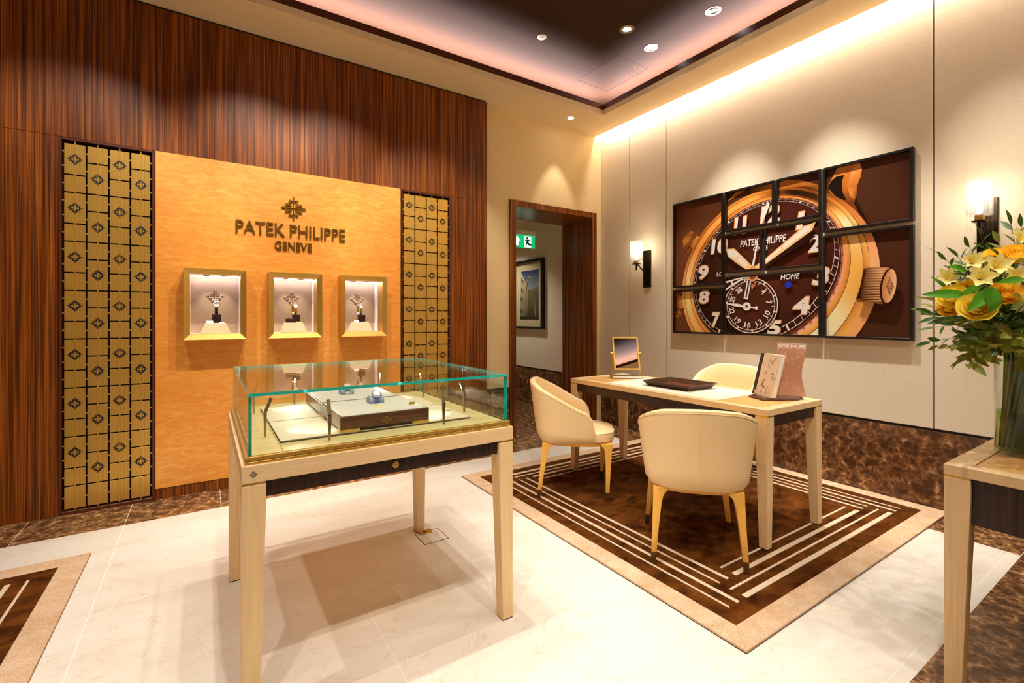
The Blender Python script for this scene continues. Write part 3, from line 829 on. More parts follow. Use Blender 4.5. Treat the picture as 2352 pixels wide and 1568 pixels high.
# ================================================================== DISPLAY CASE
CX, CYC = 0.578, 2.118
AX0, AX1, AY0, AY1 = 0.090, 1.066, 1.626, 2.610
dc = thing('display_case', 'square glass-topped display case on tapered pale wood legs', 'display case', (CX, CYC, 0))
bandm = MB().holes((AX0, AX1), (AY0, AY1), [(AX0 + 0.03, AX1 - 0.03, AY0 + 0.03, AY1 - 0.03)], lambda x, y: (x, y, 0.737), lambda x, y: (x, y, 0.790))
bandm.build('top_band', 'sycamore_h', dc, bevel=0.0012, seg=1)
i_ = 0.0095
MB().box(AX0 + i_, AX1 - i_, AY0 + i_, AY1 - i_, 0.782, 0.7985).build('brass_rim', 'brass_brushed', dc, bevel=0.0006, seg=1)
MB().box(AX0 + i_ + 0.002, AX1 - i_ - 0.002, AY0 + i_ + 0.002, AY1 - i_ - 0.002, 0.7985, 0.8005).build('rim_gap', 'black', dc)
RX0, RX1, RY0, RY1 = AX0 + i_, AX1 - i_, AY0 + i_, AY1 - i_
GX0, GX1, GY0, GY1 = 0.1095, 1.0505, 1.6475, 2.5985
MB().holes((RX0, RX1), (RY0, RY1), [(GX0, GX1, GY0, GY1)], lambda x, y: (x, y, 0.8005), lambda x, y: (x, y, 0.8135)).build('brass_rim', 'brass_brushed', dc, bevel=0.0006, seg=1)
gt = 0.010; zg0, zg1 = 0.8005, 1.006
def pane(x0, x1, y0, y1, z0, z1, thin):
    mb = MB().box(x0, x1, y0, y1, z0, z1)
    # edge faces teal, broad faces clear
    fn = {'x': (4, 5), 'y': (2, 3), 'z': (0, 1)}[thin]
    for k in range(6): mb.m[k] = 0 if k in fn else 1
    return mb.build('glass_pane', ['clear_glass', 'glass_edge'], dc, recalc=True)
pane(GX0, GX1, GY0, GY1, zg1 - gt, zg1, 'z')
pane(GX0, GX1, GY0, GY0 + gt, zg0, zg1 - gt - 0.0003, 'y')
pane(GX0, GX1, GY1 - gt, GY1, zg0, zg1 - gt - 0.0003, 'y')
pane(GX0, GX0 + gt, GY0 + gt + 0.0003, GY1 - gt - 0.0003, zg0, zg1 - gt - 0.0003, 'x')
pane(GX1 - gt, GX1, GY0 + gt + 0.0003, GY1 - gt - 0.0003, zg0, zg1 - gt - 0.0003, 'x')
# deck inside: brass border plates and central strip
dx0, dx1, dy0, dy1 = GX0 + gt + 0.001, GX1 - gt - 0.001, GY0 + gt + 0.001, GY1 - gt - 0.001
ZD = 0.812
sx0, sx1 = 0.209, 0.947
MB().box(dx0, sx0 - 0.0012, dy0, dy1, 0.801, ZD).build('deck_plate', 'brass_deck', dc)
MB().box(sx1 + 0.0012, dx1, dy0, dy1, 0.801, ZD).build('deck_plate', 'brass_deck', dc)
MB().box(sx0, sx1, dy0, dy1, 0.801, ZD).build('deck_plate', 'brass_deck', dc)
for (a, b, c, d) in ((0.2125, 0.9435, 1.768, 2.114), (0.2125, 0.9435, 2.122, 2.468)):
    MB().box(a, b, c, d, ZD, ZD + 0.005).build('pad_board', 'dark_edge', dc)
    MB().box(a + 0.0015, b - 0.0015, c + 0.0015, d - 0.0015, ZD + 0.005, ZD + 0.0075).build('display_pad', 'pad_leather', dc)
# legs: outer faces upright, inner faces tapering; brass collar above, dark pad under
def tapered_legs(t, x0, x1, y0, y1, zt, zb, wt, wb, collar=True, foot=None, mat='sycamore_grain', straight=0.05):
    for ax in (0, 1):
        for ay in (0, 1):
            def rect(wd, e=0.0):
                xa = (x0 + e, x0 + wd) if ax == 0 else (x1 - wd, x1 - e)
                ya = (y0 + e, y0 + wd) if ay == 0 else (y1 - wd, y1 - e)
                return (*xa, *ya)
            mb = MB()
            rings = []
            for wd, z in ((wb, zb + 0.004), (wt, zt - straight - 0.01), (wt, zt - 0.008)):
                a = rect(wd); rings.append([(a[0], a[2], z), (a[1], a[2], z), (a[1], a[3], z), (a[0], a[3], z)])
            mb.loft(rings); L = mb.build('leg', mat, t, bevel=0.001, seg=1)
            if collar:
                a = rect(wt - 0.001, 0.001); sub(MB().box(*a, zt - 0.008, zt - 0.0005).build('brass_collar', 'brass_frame', t), L)
            a = rect(wb - 0.001, 0.001); sub(MB().box(*a, zb, zb + 0.004).build('foot_pad', foot or 'dark_edge', t), L)
tapered_legs(dc, AX0 + 0.0005, AX1 - 0.0005, AY0 + 0.0005, AY1 - 0.0005, 0.737, 0.0, 0.066, 0.048)
ap = 0.016
MB().box(AX0 + 0.067, AX1 - 0.067, AY0 + ap, AY0 + ap + 0.018, 0.684, 0.7365).build('apron', 'macassar_dark', dc)
MB().box(AX0 + 0.067, AX1 - 0.067, AY1 - ap - 0.018, AY1 - ap, 0.684, 0.7365).build('apron', 'macassar_dark', dc)
MB().box(AX0 + ap, AX0 + ap + 0.018, AY0 + 0.067, AY1 - 0.067, 0.684, 0.7365).build('apron', 'macassar_dark', dc)
MB().box(AX1 - ap - 0.018, AX1 - ap, AY0 + 0.067, AY1 - 0.067, 0.684, 0.7365).build('apron', 'macassar_dark', dc)
MB().box(AX0 + 0.035, AX1 - 0.035, AY0 + 0.035, AY1 - 0.035, 0.688, 0.780).build('underside', 'sycamore', dc)
F90 = Matrix.Rotation(R(90), 4, 'X')
MB().lathe([(0.0115, 0), (0.0115, 0.004), (0.009, 0.005)], (0.571, AY0 + ap, 0.713), 24, M=F90).build('lock', 'brass_frame', dc)
lk = [o for o in dc.children if o.name.startswith('lock')][0]
sub(MB().box(0.5695, 0.5725, AY0 + ap - 0.0062, AY0 + ap - 0.0048, 0.707, 0.718).build('keyhole', 'black', dc), lk)
eb = MB(); add_emblem(eb, lambda x, z: (0.1215 + x * 0.0115, AY0 - 0.0003, 0.7625 + z * 0.0115), (0, 0.0006, 0), EMB_HI); eb.build('emblem', 'emblem_black', dc)
# slender case lamps
LAMPS = [(0.179, 1.902), (0.363, 1.727), (0.800, 1.727), (0.983, 1.904), (0.179, 2.384), (0.368, 2.540), (0.790, 2.540), (0.985, 2.384)]
for (lx, ly) in LAMPS:
    d = Vector((0.578 - lx, 2.118 - ly, 0))
    d = Vector((d.x, 0, 0)).normalized() if abs(lx - 0.578) > 0.3 else Vector((0, d.y, 0)).normalized()
    s = Vector((-d.y, d.x, 0))
    def sq(p, w1, w2): return [p + d * w1 + s * w2, p - d * w1 + s * w2, p - d * w1 - s * w2, p + d * w1 - s * w2]
    b0 = Vector((lx, ly, ZD)); b1 = Vector((lx, ly, 0.897))
    mb = MB().loft([sq(b0, 0.0032, 0.0036), sq(b1, 0.0052, 0.0062)])
    st = mb.build('lamp_stem', 'gunmetal', dc)
    h0 = Vector((lx, ly, 0.8985)); h1 = h0 + d * 0.020 + Vector((0, 0, 0.051))
    n_ = (h1 - h0).normalized(); u = s.cross(n_).normalized()
    def sq2(p, w1, w2): return [p + u * w1 + s * w2, p - u * w1 + s * w2, p - u * w1 - s * w2, p + u * w1 - s * w2]
    hd = MB().loft([sq2(h0, 0.0048, 0.0062), sq2(h1, 0.0048, 0.0062)]).build('lamp_head', 'gunmetal', dc); sub(hd, st)
    if u.dot(d) < 0: u = -u
    dots = MB()
    for f in (0.5, 0.66, 0.82):
        p = h0 + (h1 - h0) * f + u * 0.0049
        dots.add(sq2(p, 0.0, 0.0) if False else [p + n_ * 0.0028 + s * 0.0028, p - n_ * 0.0028 + s * 0.0028, p - n_ * 0.0028 - s * 0.0028, p + n_ * 0.0028 - s * 0.0028], [(0, 1, 2, 3)])
    dots.build('led', 'led_dot', dc)
    p = h0 + (h1 - h0) * 0.66 + u * 0.007
    spot('case_lamp', p, p + (u * 0.8 + d * 0.3 + Vector((0, 0, -0.45))), 0.8, 62, 0.35, (1, 0.95, 0.88), 0.004)

# riser boxes and watches inside the case
ZP = ZD + 0.0075
GB = 'presentation risers in the glass case'
def riser(y0, y1, label, letters):
    x0, x1, zt = 0.410, 0.755, 0.877
    t = thing('riser_box', label, 'display box', ((x0 + x1) / 2, (y0 + y1) / 2, ZP), 0, GB)
    MB().box(x0, x1, y0, y1, ZP + 0.011, zt).build('wood_body', 'macassar_h', t, bevel=0.0008, seg=1)
    MB().box(x0 + 0.006, x1 - 0.006, y0 + 0.006, y1 - 0.006, zt - 0.001, zt + 0.0012).build('top_pad', 'grey_pad', t)
    MB().box(x0 + 0.004, x1 - 0.004, y0 + 0.004, y1 - 0.004, ZP + 0.003, ZP + 0.011).build('recessed_base', 'black', t)
    for xa, xb_ in ((x0, x0 + 0.07), (x1 - 0.07, x1)):
        for ya, yb_ in ((y0, y0 + 0.05), (y1 - 0.05, y1)):
            MB().box(xa, xb_, ya, yb_, ZP + 0.0002, ZP + 0.010).build('brass_foot', 'brass_frame', t)
    if letters:
        yy = y0 - 0.0002
        c = 0.582
        for body, w_, z0, z1 in (('PATEK PHILIPPE', 0.040, 0.8445, 0.8505), ('GENEVE', 0.0145, 0.8375, 0.8415)):
            V, F = text_geo(body, c - w_ / 2 - 0.0, c + w_ / 2, z0, z1, 1, 0.015)
            MB().add([(v[0], yy - 0.0006 * v[2], v[1]) for v in V], F).build('gold_lettering', 'gold', t)
        eb = MB(); add_emblem(eb, lambda x, z: (c + x * 0.0058, yy, 0.8595 + z * 0.0058), (0, -0.0006, 0)); eb.build('gold_emblem', 'gold', t)
    return zt + 0.0012
zr = riser(1.771, 2.112, 'dark wood riser box with gold lettering at the front of the glass case', True)
riser(2.118, 2.470, 'plain dark wood riser box behind the gold-lettered one in the glass case', False)
def pillow(x, y, z, mat, label):
    mb = MB()
    prof = [(-0.024, 0.0), (-0.026, 0.012), (-0.020, 0.025), (-0.008, 0.031), (0.008, 0.031), (0.020, 0.025), (0.026, 0.012), (0.024, 0.0)]
    mb.loft([[(x + s * 0.030 * k, y + a, z + b * (1 if abs(s) < 1 else 0.9)) for a, b in prof] for s, k in ((-1, 1), (-0.9, 1), (0.9, 1), (1, 1))])
    return tag(mb.build('watch_pillow', mat, smooth=True, bevel=0.0), label, 'pillow', 'watch pillows in the glass case')
def pillow_watch(x, y, z, strap, label):
    t = thing('wristwatch', label, 'watch', (x, y, z), 0, 'watches lying in the glass case')
    st = MB()
    arc = [(-0.0275, 0.001), (-0.029, 0.012), (-0.0225, 0.0265), (-0.009, 0.033), (0.009, 0.033), (0.0225, 0.0265), (0.029, 0.012), (0.0275, 0.001)]
    st.loft([[(x - 0.010, y + a * 0.96, z + b - 0.0012), (x + 0.010, y + a * 0.96, z + b - 0.0012), (x + 0.010, y + a * 1.04, z + b + 0.0016), (x - 0.010, y + a * 1.04, z + b + 0.0016)] for a, b in arc])
    st.build('strap', strap, t)
    M = Matrix.Translation((x, y - 0.012, z + 0.036)) @ Matrix.Rotation(R(28), 4, 'X')
    MB().lathe([(0.0165, -0.003), (0.0195, -0.001), (0.0195, 0.004), (0.0165, 0.0065)], (0, 0, 0), 26, M=M).build('watch_case', 'silver', t, smooth=True)
    MB().lathe([(0.0150, 0.006), (0.0148, 0.0069)], (0, 0, 0), 22, M=M).build('dial', 'white_card', t)
    ring = MB()
    for k in range(14):
        a = 2 * math.pi * k / 14
        ring.lathe([(0.002, 0.005), (0.0013, 0.0082)], (0, 0, 0), 6, M=M @ Matrix.Translation((0.0172 * math.cos(a), 0.0172 * math.sin(a), 0)))
    ring.build('bezel_stones', 'silver', t)
    MB().box(0.019, 0.0235, -0.002, 0.002, -0.001, 0.003, 0, M).build('crown', 'silver', t)
pillow(0.606, 1.995, zr, 'pillow_grey', 'grey-blue watch pillow on the front riser in the glass case')
pillow_watch(0.606, 1.995, zr, 'blue_leather', 'jewelled silver watch with a blue strap on the front riser')
pillow(0.560, 2.300, zr, 'pillow_grey', 'dark grey watch pillow on the rear riser in the glass case')
pillow_watch(0.560, 2.300, zr, 'silver', 'silver bracelet watch on the rear riser in the glass case')
for (px, py, pz, w_, lab) in ((0.590, 1.905, zr, 0.034, 'flat gold plate in front of the blue-strap watch'), (0.722, 1.872, zr, 0.026, 'small upright gold plate near the edge of the front riser'),
                              (0.255, 2.42, ZP, 0.040, 'gold plate on the leather pad by the far corner lamp'), (0.905, 1.93, ZP, 0.038, 'gold plate on the leather pad at the doorway side of the case')):
    tag(MB().frustum((px - w_ / 2, px + w_ / 2, py - 0.005, py + 0.005), pz + 0.0003, (px - w_ / 2, px + w_ / 2, py - 0.001, py + 0.005), pz + (0.009 if w_ < 0.03 else 0.003)).build('brass_plate', 'gold'), lab, 'plate', 'gold plates in the glass case')

# floor socket by the rear leg
fs = thing('floor_box', 'square marble-lidded floor socket box with a brass flap by the display case leg', 'floor box', (1.075, 2.52, 0))
ang = 0
x0, x1, y0, y1 = 1.0, 1.145, 2.405, 2.555
MB().holes((x0, x1), (y0, y1), [(x0 + 0.003, x1 - 0.003, y0 + 0.003, y1 - 0.003)], lambda x, y: (x, y, 0.0001), lambda x, y: (x, y, 0.0016)).build('brass_edge', 'dark_bronze', fs)
MB().box(x0 + 0.003, x1 - 0.003, y0 + 0.003, y1 - 0.003, 0.0001, 0.0010).build('marble_lid', 'cream_marble', fs)
MB().box(1.025, 1.095, 2.520, 2.556, 0.0012, 0.010).build('cable_flap', 'brass_frame', fs, bevel=0.001)
MB().box(1.045, 1.062, 2.526, 2.540, 0.0101, 0.0112).build('slot', 'dark_bronze', fs)

# ================================================================== RUGS
def rug(x0, y0, x1, y1, label):
    t = thing('rug', label, 'rug', ((x0 + x1) / 2, (y0 + y1) / 2, 0), 0, 'brown rugs with striped borders')
    MB().box(x0, x1, y0, y1, 0.0005, 0.0035).build('backing', 'dark_edge', t)
    bw = 0.105; e = 0.0015
    ix0, ix1, iy0, iy1 = x0 + bw, x1 - bw, y0 + bw, y1 - bw
    zt = 0.013
    def piece(pts, name, mat, z1=zt, z0=0.003):
        return MB().poly([(a, b, z0) for a, b in pts], (0, 0, z1 - z0)).build(name, mat, t, bevel=0.002, seg=2)
    piece([(x0, y0), (x1, y0), (ix1, iy0), (ix0, iy0)], 'border', 'rug_beige')
    piece([(x1, y0), (x1, y1), (ix1, iy1), (ix1, iy0)], 'border', 'rug_beige')
    piece([(x1, y1), (x0, y1), (ix0, iy1), (ix1, iy1)], 'border', 'rug_beige')
    piece([(x0, y1), (x0, y0), (ix0, iy0), (ix0, iy1)], 'border', 'rug_beige')
    MB().box(ix0, ix1, iy0, iy1, 0.003, zt - 0.0015).build('field', 'rug_brown', t)
    def bar(a, b, c, d): MB().box(a, b, c, d, zt - 0.004, zt + 0.0008).build('stripe', 'rug_stripe', t, bevel=0.002, seg=1)
    # distances measured from the dark field's edge: (offset, width, end inset)
    for off, wd, end in ((0.0815, 0.012, 0.083), (0.144, 0.021, 0.083), (0.2145, 0.012, 0.214), (0.276, 0.020, 0.214)):
        bar(ix0 + off, ix0 + off + wd, iy0 + end, iy1 - end)
        bar(ix1 - off - wd, ix1 - off, iy0 + end, iy1 - end)
    for off, wd, end in ((0.080, 0.027, 0.215), (0.152, 0.013, 0.215), (0.209, 0.026, 0.345), (0.285, 0.013, 0.345)):
        bar(ix0 + end, ix1 - end, iy0 + off, iy0 + off + wd)
        bar(ix0 + end, ix1 - end, iy1 - off - wd, iy1 - off)
    return t
rug(1.668, 0.976, 3.932, 3.276, 'brown rug with pale stripes and beige border under the desk and chairs')
rug(-2.77, 0.95, -0.503, 3.262, 'brown rug with pale stripes and beige border on the floor before the bare wood panelling')
ZR = 0.0142

# ================================================================== DESK AND CONSOLE
def table(name, label, cat, x0, x1, y0, y1, zb, zt, fw_, inlay, apron_h):
    t = thing(name, label, cat, ((x0 + x1) / 2, (y0 + y1) / 2, zb))
    th = 0.034
    MB().holes((x0, x1), (y0, y1), [(x0 + fw_, x1 - fw_, y0 + fw_, y1 - fw_)], lambda x, y: (x, y, zt - th), lambda x, y: (x, y, zt)).build('top_frame', 'sycamore', t, bevel=0.0012, seg=1)
    MB().box(x0 + fw_, x1 - fw_, y0 + fw_, y1 - fw_, zt - th, zt - 0.003).build('top_core', 'dark_edge', t)
    for (a, b, mat) in inlay:
        MB().box(x0 + fw_ + 0.004, x1 - fw_ - 0.004, a, b, zt - 0.003, zt - 0.0005).build('inlay', mat, t)
    tapered_legs(t, x0 + 0.0005, x1 - 0.0005, y0 + 0.0005, y1 - 0.0005, zt - th, zb, 0.066, 0.044, True, 'dark_edge')
    i = 0.014
    za, zc = zt - th - apron_h, zt - th - 0.0005
    MB().box(x0 + i, x0 + i + 0.018, y0 + 0.067, y1 - 0.067, za, zc).build('apron', 'macassar_dark', t)
    MB().box(x1 - i - 0.018, x1 - i, y0 + 0.067, y1 - 0.067, za, zc).build('apron', 'macassar_dark', t)
    MB().box(x0 + 0.067, x1 - 0.067, y0 + i, y0 + i + 0.018, za, zc).build('apron', 'macassar_dark', t)
    MB().box(x0 + 0.067, x1 - 0.067, y1 - i - 0.018, y1 - i, za, zc).build('apron', 'macassar_dark', t)
    return t
ZT = 0.752
table('desk', 'long pale sycamore desk with dark aprons and a white leather writing surface', 'desk', 2.472, 3.072, 1.333, 2.921, ZR, ZT, 0.062,
      ((1.399, 1.668, 'maple_inlay'), (1.669, 2.585, 'desk_leather'), (2.586, 2.855, 'maple_inlay')), 0.064)
table('console_table', 'pale sycamore console table with dark apron holding the vase of flowers', 'table', 2.069, 3.35, -0.75, 0.527, 0.0, 0.752, 0.062,
      ((-0.684, 0.461, 'maple_inlay'),), 0.150)

# ================================================================== CHAIRS
def make_chair(label, loc, rotz, zback=0.785, group=None):
    t = thing('armchair', label, 'chair', loc, rotz, group)
    zb = 0.372
    N = 44
    def plan(f):                     # f 0..1 round the shell from one arm front to the other (local, facing +x)
        a = (f - 0.5) * 2            # -1..1
        s = 1 if a >= 0 else -1; a = abs(a)
        Ls, xf = 0.30, 0.15
        if a < 0.62:
            th = a / 0.62 * math.pi / 2
            e = 2 / 2.7
            x = -0.105 - 0.150 * abs(math.cos(th)) ** e; y = 0.245 * abs(math.sin(th)) ** e
        else:
            k = (a - 0.62) / 0.38
            x = -0.105 + k * (xf + 0.105); y = 0.245 - 0.015 * k * k
        return x, s * y, a
    def top(a, x, y):
        zc = zback - 0.022 * (y / 0.245) ** 2
        z = zc - max(0.0, x + 0.235) * (zback - 0.022 - 0.600) / 0.278
        if a < 0.84: return z
        k = (a - 0.84) / 0.16
        return zb + 0.05 + (0.600 - zb - 0.05) * math.sqrt(max(0, 1 - k * k))
    outs, rim, ins = [], [], []
    rows = 9
    cols = []
    T = 0.042
    fs = [0.5 + 0.5 * math.copysign(1, u) * (abs(u)) ** 0.8 for u in [(-1 + 2 * i / N) for i in range(N + 1)]]
    for f in fs:
        x, y, a = plan(f)
        x2, y2, _ = plan(min(1, f + 1e-3)); x1_, y1_, _ = plan(max(0, f - 1e-3))
        tx, ty = x2 - x1_, y2 - y1_; L = math.hypot(tx, ty); nx, ny = -ty / L, tx / L   # candidate inward normal
        if nx * (-x + 0.02) + ny * (-y) < 0: nx, ny = -nx, -ny
        zt = top(a, x, y); col = []
        # flare with height, rounded foot
        for r in range(rows + 1):
            k = r / rows; z = zb + (zt - 0.014 - zb) * k
            fl = 0.055 * (z - zb) / 0.41
            rd = 0.020 * max(0, 1 - (z - zb) / 0.035) ** 2
            col.append((x - nx * (fl - rd), y - ny * (fl - rd), z))
        flt = 0.055 * (zt - zb) / 0.41
        for k in range(1, 6):           # rounded rim
            an = math.pi * k / 6
            off = T / 2 * (1 - math.cos(an))
            col.append((x + nx * (off - flt), y + ny * (off - flt), zt - 0.014 + 0.014 * math.sin(an)))
        zi0 = 0.40
        for r in range(5):
            k = r / 4; z = max(zi0, zt - 0.014) + (zi0 - max(zi0, zt - 0.014)) * k
            fl = 0.055 * (z - zb) / 0.41
            col.append((x + nx * (T - fl), y + ny * (T - fl), z))
        cols.append(col)
    mb = MB().loft(cols, 0, True, True)
    shell = mb.build('shell', 'chair_leather', t, smooth=True)
    # centre back seam and piping under the rim
    bx_ = [(-0.255 - 0.0012 - 0.055 * (z - zb) / 0.41 + 0.020 * max(0, 1 - (z - zb) / 0.035) ** 2, 0, z) for z in [zb + 0.004 + i * (zback - 0.016 - zb) / 14 for i in range(15)]]
    sub(MB().tube(bx_, 0.0014, 6).build('back_seam', 'chair_leather', t), shell)
    pp = [(c[rows][0], c[rows][1], c[rows][2] - 0.004) for c in cols[3:-3]]
    sub(MB().tube(pp, 0.0016, 6).build('piping', 'chair_leather', t), shell)
    # seat cushion
    def seat_ring(z, g):
        pts = []
        n = 40
        for i in range(n):
            a = 2 * math.pi * i / n
            c, s_ = math.cos(a), math.sin(a); e = 2 / 3.2
            pts.append((0.030 + (0.255 + g) * math.copysign(abs(c) ** e, c), (0.225 + g) * math.copysign(abs(s_) ** e, s_) * (1.0 if c < 0.2 else 1.0 - 0.04 * c), z))
        return pts
    MB().loft([seat_ring(0.374, -0.010), seat_ring(0.380, 0.0), seat_ring(0.425, 0.004), seat_ring(0.438, 0.0), seat_ring(0.447, -0.016), seat_ring(0.453, -0.06), seat_ring(0.455, -0.14)]).build('seat', 'chair_leather', t, smooth=True)
    MB().tube(seat_ring(0.4375, 0.002) + [seat_ring(0.4375, 0.002)[0]], 0.0022, 6).build('seat_piping', 'chair_leather', t)
    # timber frame ring
    rr = [seat_ring(z, g) for z, g in ((0.350, -0.012), (0.374, -0.006))]
    ri = [seat_ring(z, g) for z, g in ((0.374, -0.035), (0.350, -0.040))]
    MB().loft([rr[0], rr[1], ri[0], ri[1], rr[0]], cap=False).build('seat_frame', 'chair_wood', t, smooth=True)
    for sx, sy, tx, ty in ((-1, -1, -0.238, -0.215), (-1, 1, -0.238, 0.215), (1, -1, 0.222, -0.228), (1, 1, 0.222, 0.228)):
        bx0, by0 = (-0.190, 0.190) if sx < 0 else (0.236, 0.190)
        top_ = Vector((bx0, sy * by0, 0.362)); foot = Vector((tx, ty, 0.0))
        mb = MB(); rings = []
        for z, wx, br_ in ((0.0, 0.0115, 0), (0.052, 0.0128, 0), (0.20, 0.0165, 0), (0.29, 0.020, 0.002), (0.325, 0.0215, 0.005), (0.342, 0.0225, 0.012), (0.356, 0.023, 0.026), (0.371, 0.023, 0.036)):
            k = z / 0.362
            c = foot.lerp(top_, min(1, k))
            xa, xb_ = (-wx, wx + br_) if sx < 0 else (-wx - br_, wx)
            ya, yb_ = (-wx, wx + br_) if sy < 0 else (-wx - br_, wx)
            ring = [(c.x + xa, c.y + ya, z), (c.x + xb_ - (br_ if sy > 0 else 0) * 0, c.y + ya, z), (c.x + xb_, c.y + yb_, z), (c.x + xa, c.y + yb_, z)]
            if br_ > 0:
                # L-shaped bracket: keep the inner corner cut back
                inner = [(sx < 0 and 1 or -1), (sy < 0 and 1 or -1)]
            rings.append(ring)
        capr = [rings[0], rings[1]]
        fc = MB().loft(capr).build('foot_cap', 'cap_bronze', t)
        lg = MB().loft(rings[1:]).build('leg', 'chair_wood', t, bevel=0.0025, seg=2, smooth=True); sub(fc, lg)
    return t
GC = 'cream leather armchairs around the desk'
make_chair('cream leather armchair with its seamed back turned to the display case corner of the rug', (2.203, 1.592, ZR), R(43), 0.785, GC)
make_chair('cream leather armchair at the desk end nearest the doorway', (2.226, 2.605, ZR), R(-39), 0.785, GC)
make_chair('cream leather armchair between the desk and the fabric wall', (3.47, 2.28, ZR), R(180), 0.835, GC)

# ================================================================== THINGS ON THE DESK
# swivel mirror
mc = Vector((2.845, 2.675, ZT))
mt = thing('table_mirror', 'small brass-framed swivel mirror on a dark base at the doorway end of the desk', 'mirror', tuple(mc), R(-33))
MB().box(-0.121, 0.121, -0.050, 0.050, 0.0003, 0.024).build('base', 'gunmetal', mt, bevel=0.0015)
MB().box(-0.118, 0.118, -0.051, -0.0502, 0.004, 0.020).build('base_plate', 'silver', mt)
for s in (-1, 1):
    MB().box(s * 0.112 - 0.0035, s * 0.112 + 0.0035, -0.004, 0.004, 0.024, 0.205).build('post', 'brass_frame', mt)
    MB().lathe([(0.007, -0.012), (0.007, 0.006)], (s * 0.114, 0, 0.200), 14, M=Matrix.Rotation(R(90), 4, 'Y')).build('pivot_knob', 'brass_frame', mt)
TM = Matrix.Translation((0, 0, 0.200)) @ Matrix.Rotation(R(-19), 4, 'X')
fr = MB().holes((-0.104, 0.104), (-0.137, 0.137), [(-0.092, 0.092, -0.125, 0.125)], lambda x, z: TM @ Vector((x, -0.006, z)), lambda x, z: TM @ Vector((x, 0.006, z))).build('mirror_frame', 'brass_frame', mt)
MB().add([TM @ Vector(p) for p in ((-0.093, -0.002, -0.126), (0.093, -0.002, -0.126), (0.093, -0.002, 0.126), (-0.093, -0.002, 0.126))], [(0, 1, 2, 3)]).build('mirror_glass', 'mirror_glass', mt)
MB().box(-0.093, 0.093, -0.001, 0.004, -0.126, 0.126, 0, TM).build('mirror_back', 'brass_frame', mt)

# valet tray
vt = thing('valet_tray', 'dark brown flared wooden tray with a suede bottom on the desk', 'tray', (2.80, 2.135, ZT))
a0, b0 = (2.675, 2.928, 1.967, 2.303), (2.645, 2.958, 1.937, 2.333)
zb_, zt_ = ZT + 0.0004, ZT + 0.038
wi = 0.007
for k in range(4):
    A = [(a0[0], a0[2]), (a0[1], a0[2]), (a0[1], a0[3]), (a0[0], a0[3])]
    Bq = [(b0[0], b0[2]), (b0[1], b0[2]), (b0[1], b0[3]), (b0[0], b0[3])]
    c = Vector((2.80, 2.135))
    ins_ = lambda p, d: (p[0] + (d if p[0] < 2.8 else -d), p[1] + (d if p[1] < 2.135 else -d))
    j = (k + 1) % 4
    MB().loft([[(*A[i], zb_), (*Bq[i], zt_), (*ins_(Bq[i], wi), zt_), (*ins_(A[i], wi), zb_)] for i in (k, j)]).build('tray_side', 'tray_brown', vt)
MB().box(a0[0] + 0.003, a0[1] - 0.003, a0[2] + 0.003, a0[3] - 0.003, zb_, zb_ + 0.006).build('suede_bottom', 'tray_felt', vt)
Mh = Matrix.Translation((2.80, 1.9555, ZT + 0.021)) @ Matrix.Rotation(R(39), 4, 'X')
MB().box(-0.055, 0.055, -0.0015, 0.0015, -0.010, 0.010, 0, Mh).build('handle_slot', 'grey_pad', vt)

# book stand, book, magazine
bs = thing('book_stand', 'dark wooden book stand with a brass clip on the desk', 'book stand', (2.83, 1.50, ZT))
outl = [(2.792, 1.622), (2.737, 1.500), (2.925, 1.390), (3.000, 1.40), (2.96, 1.56), (2.89, 1.64)]
mb = MB(); cen = Vector((2.86, 1.52))
mb.loft([[(x, y, ZT + 0.0004) for x, y in outl], [(cen.x + (x - cen.x) * 1.0, cen.y + (y - cen.y) * 1.0, ZT + 0.006) for x, y in outl], [(cen.x + (x - cen.x) * 0.9, cen.y + (y - cen.y) * 0.9, ZT + 0.016) for x, y in outl]])
mb.build('stand_base', 'macassar_h', bs, bevel=0.001)
zs = ZT + 0.0165
BL, BR_ = Vector((2.862, 1.640, zs)), Vector((2.768, 1.474, zs))
wd = (BR_ - BL); nn = Vector((0.87, -0.49, 0))
lean = nn * 0.062 + Vector((0, 0, 0.250))
clip = BL.lerp(BR_, 0.22) - nn * 0.004
MB().box(-0.009, 0.009, -0.001, 0.001, 0, 0.030, 0, Matrix.Translation(clip) @ Matrix.Rotation(math.atan2(wd.y, wd.x), 4, 'Z')).build('brass_clip', 'brass_frame', bs)
bk = thing('book', 'hardback book with dark spine cloth and pencil-sketch cover on the stand', 'book', tuple(BL))
thick = nn * 0.034
def slab(p, a, b, c, name, mat, par):
    return MB().loft([[p, p + a, p + a + b, p + b], [p + c, p + c + a, p + c + a + b, p + c + b]]).build(name, mat, par)
slab(BL, wd, lean, thick * 0.09, 'front_cover', 'book_print', bk)
slab(BL + thick * 0.91, wd, lean, thick * 0.09, 'back_cover', 'book_print', bk)
slab(BL + thick * 0.09 + wd * 0.02, wd * 0.95, lean * 0.99, thick * 0.82, 'pages', 'paper', bk)
slab(BL - nn * 0.0006, wd * 0.17, lean, thick * 0.03, 'spine_cloth', 'book_cloth', bk)
slab(BL, wd * 0.02, lean, thick, 'spine', 'book_cloth', bk)
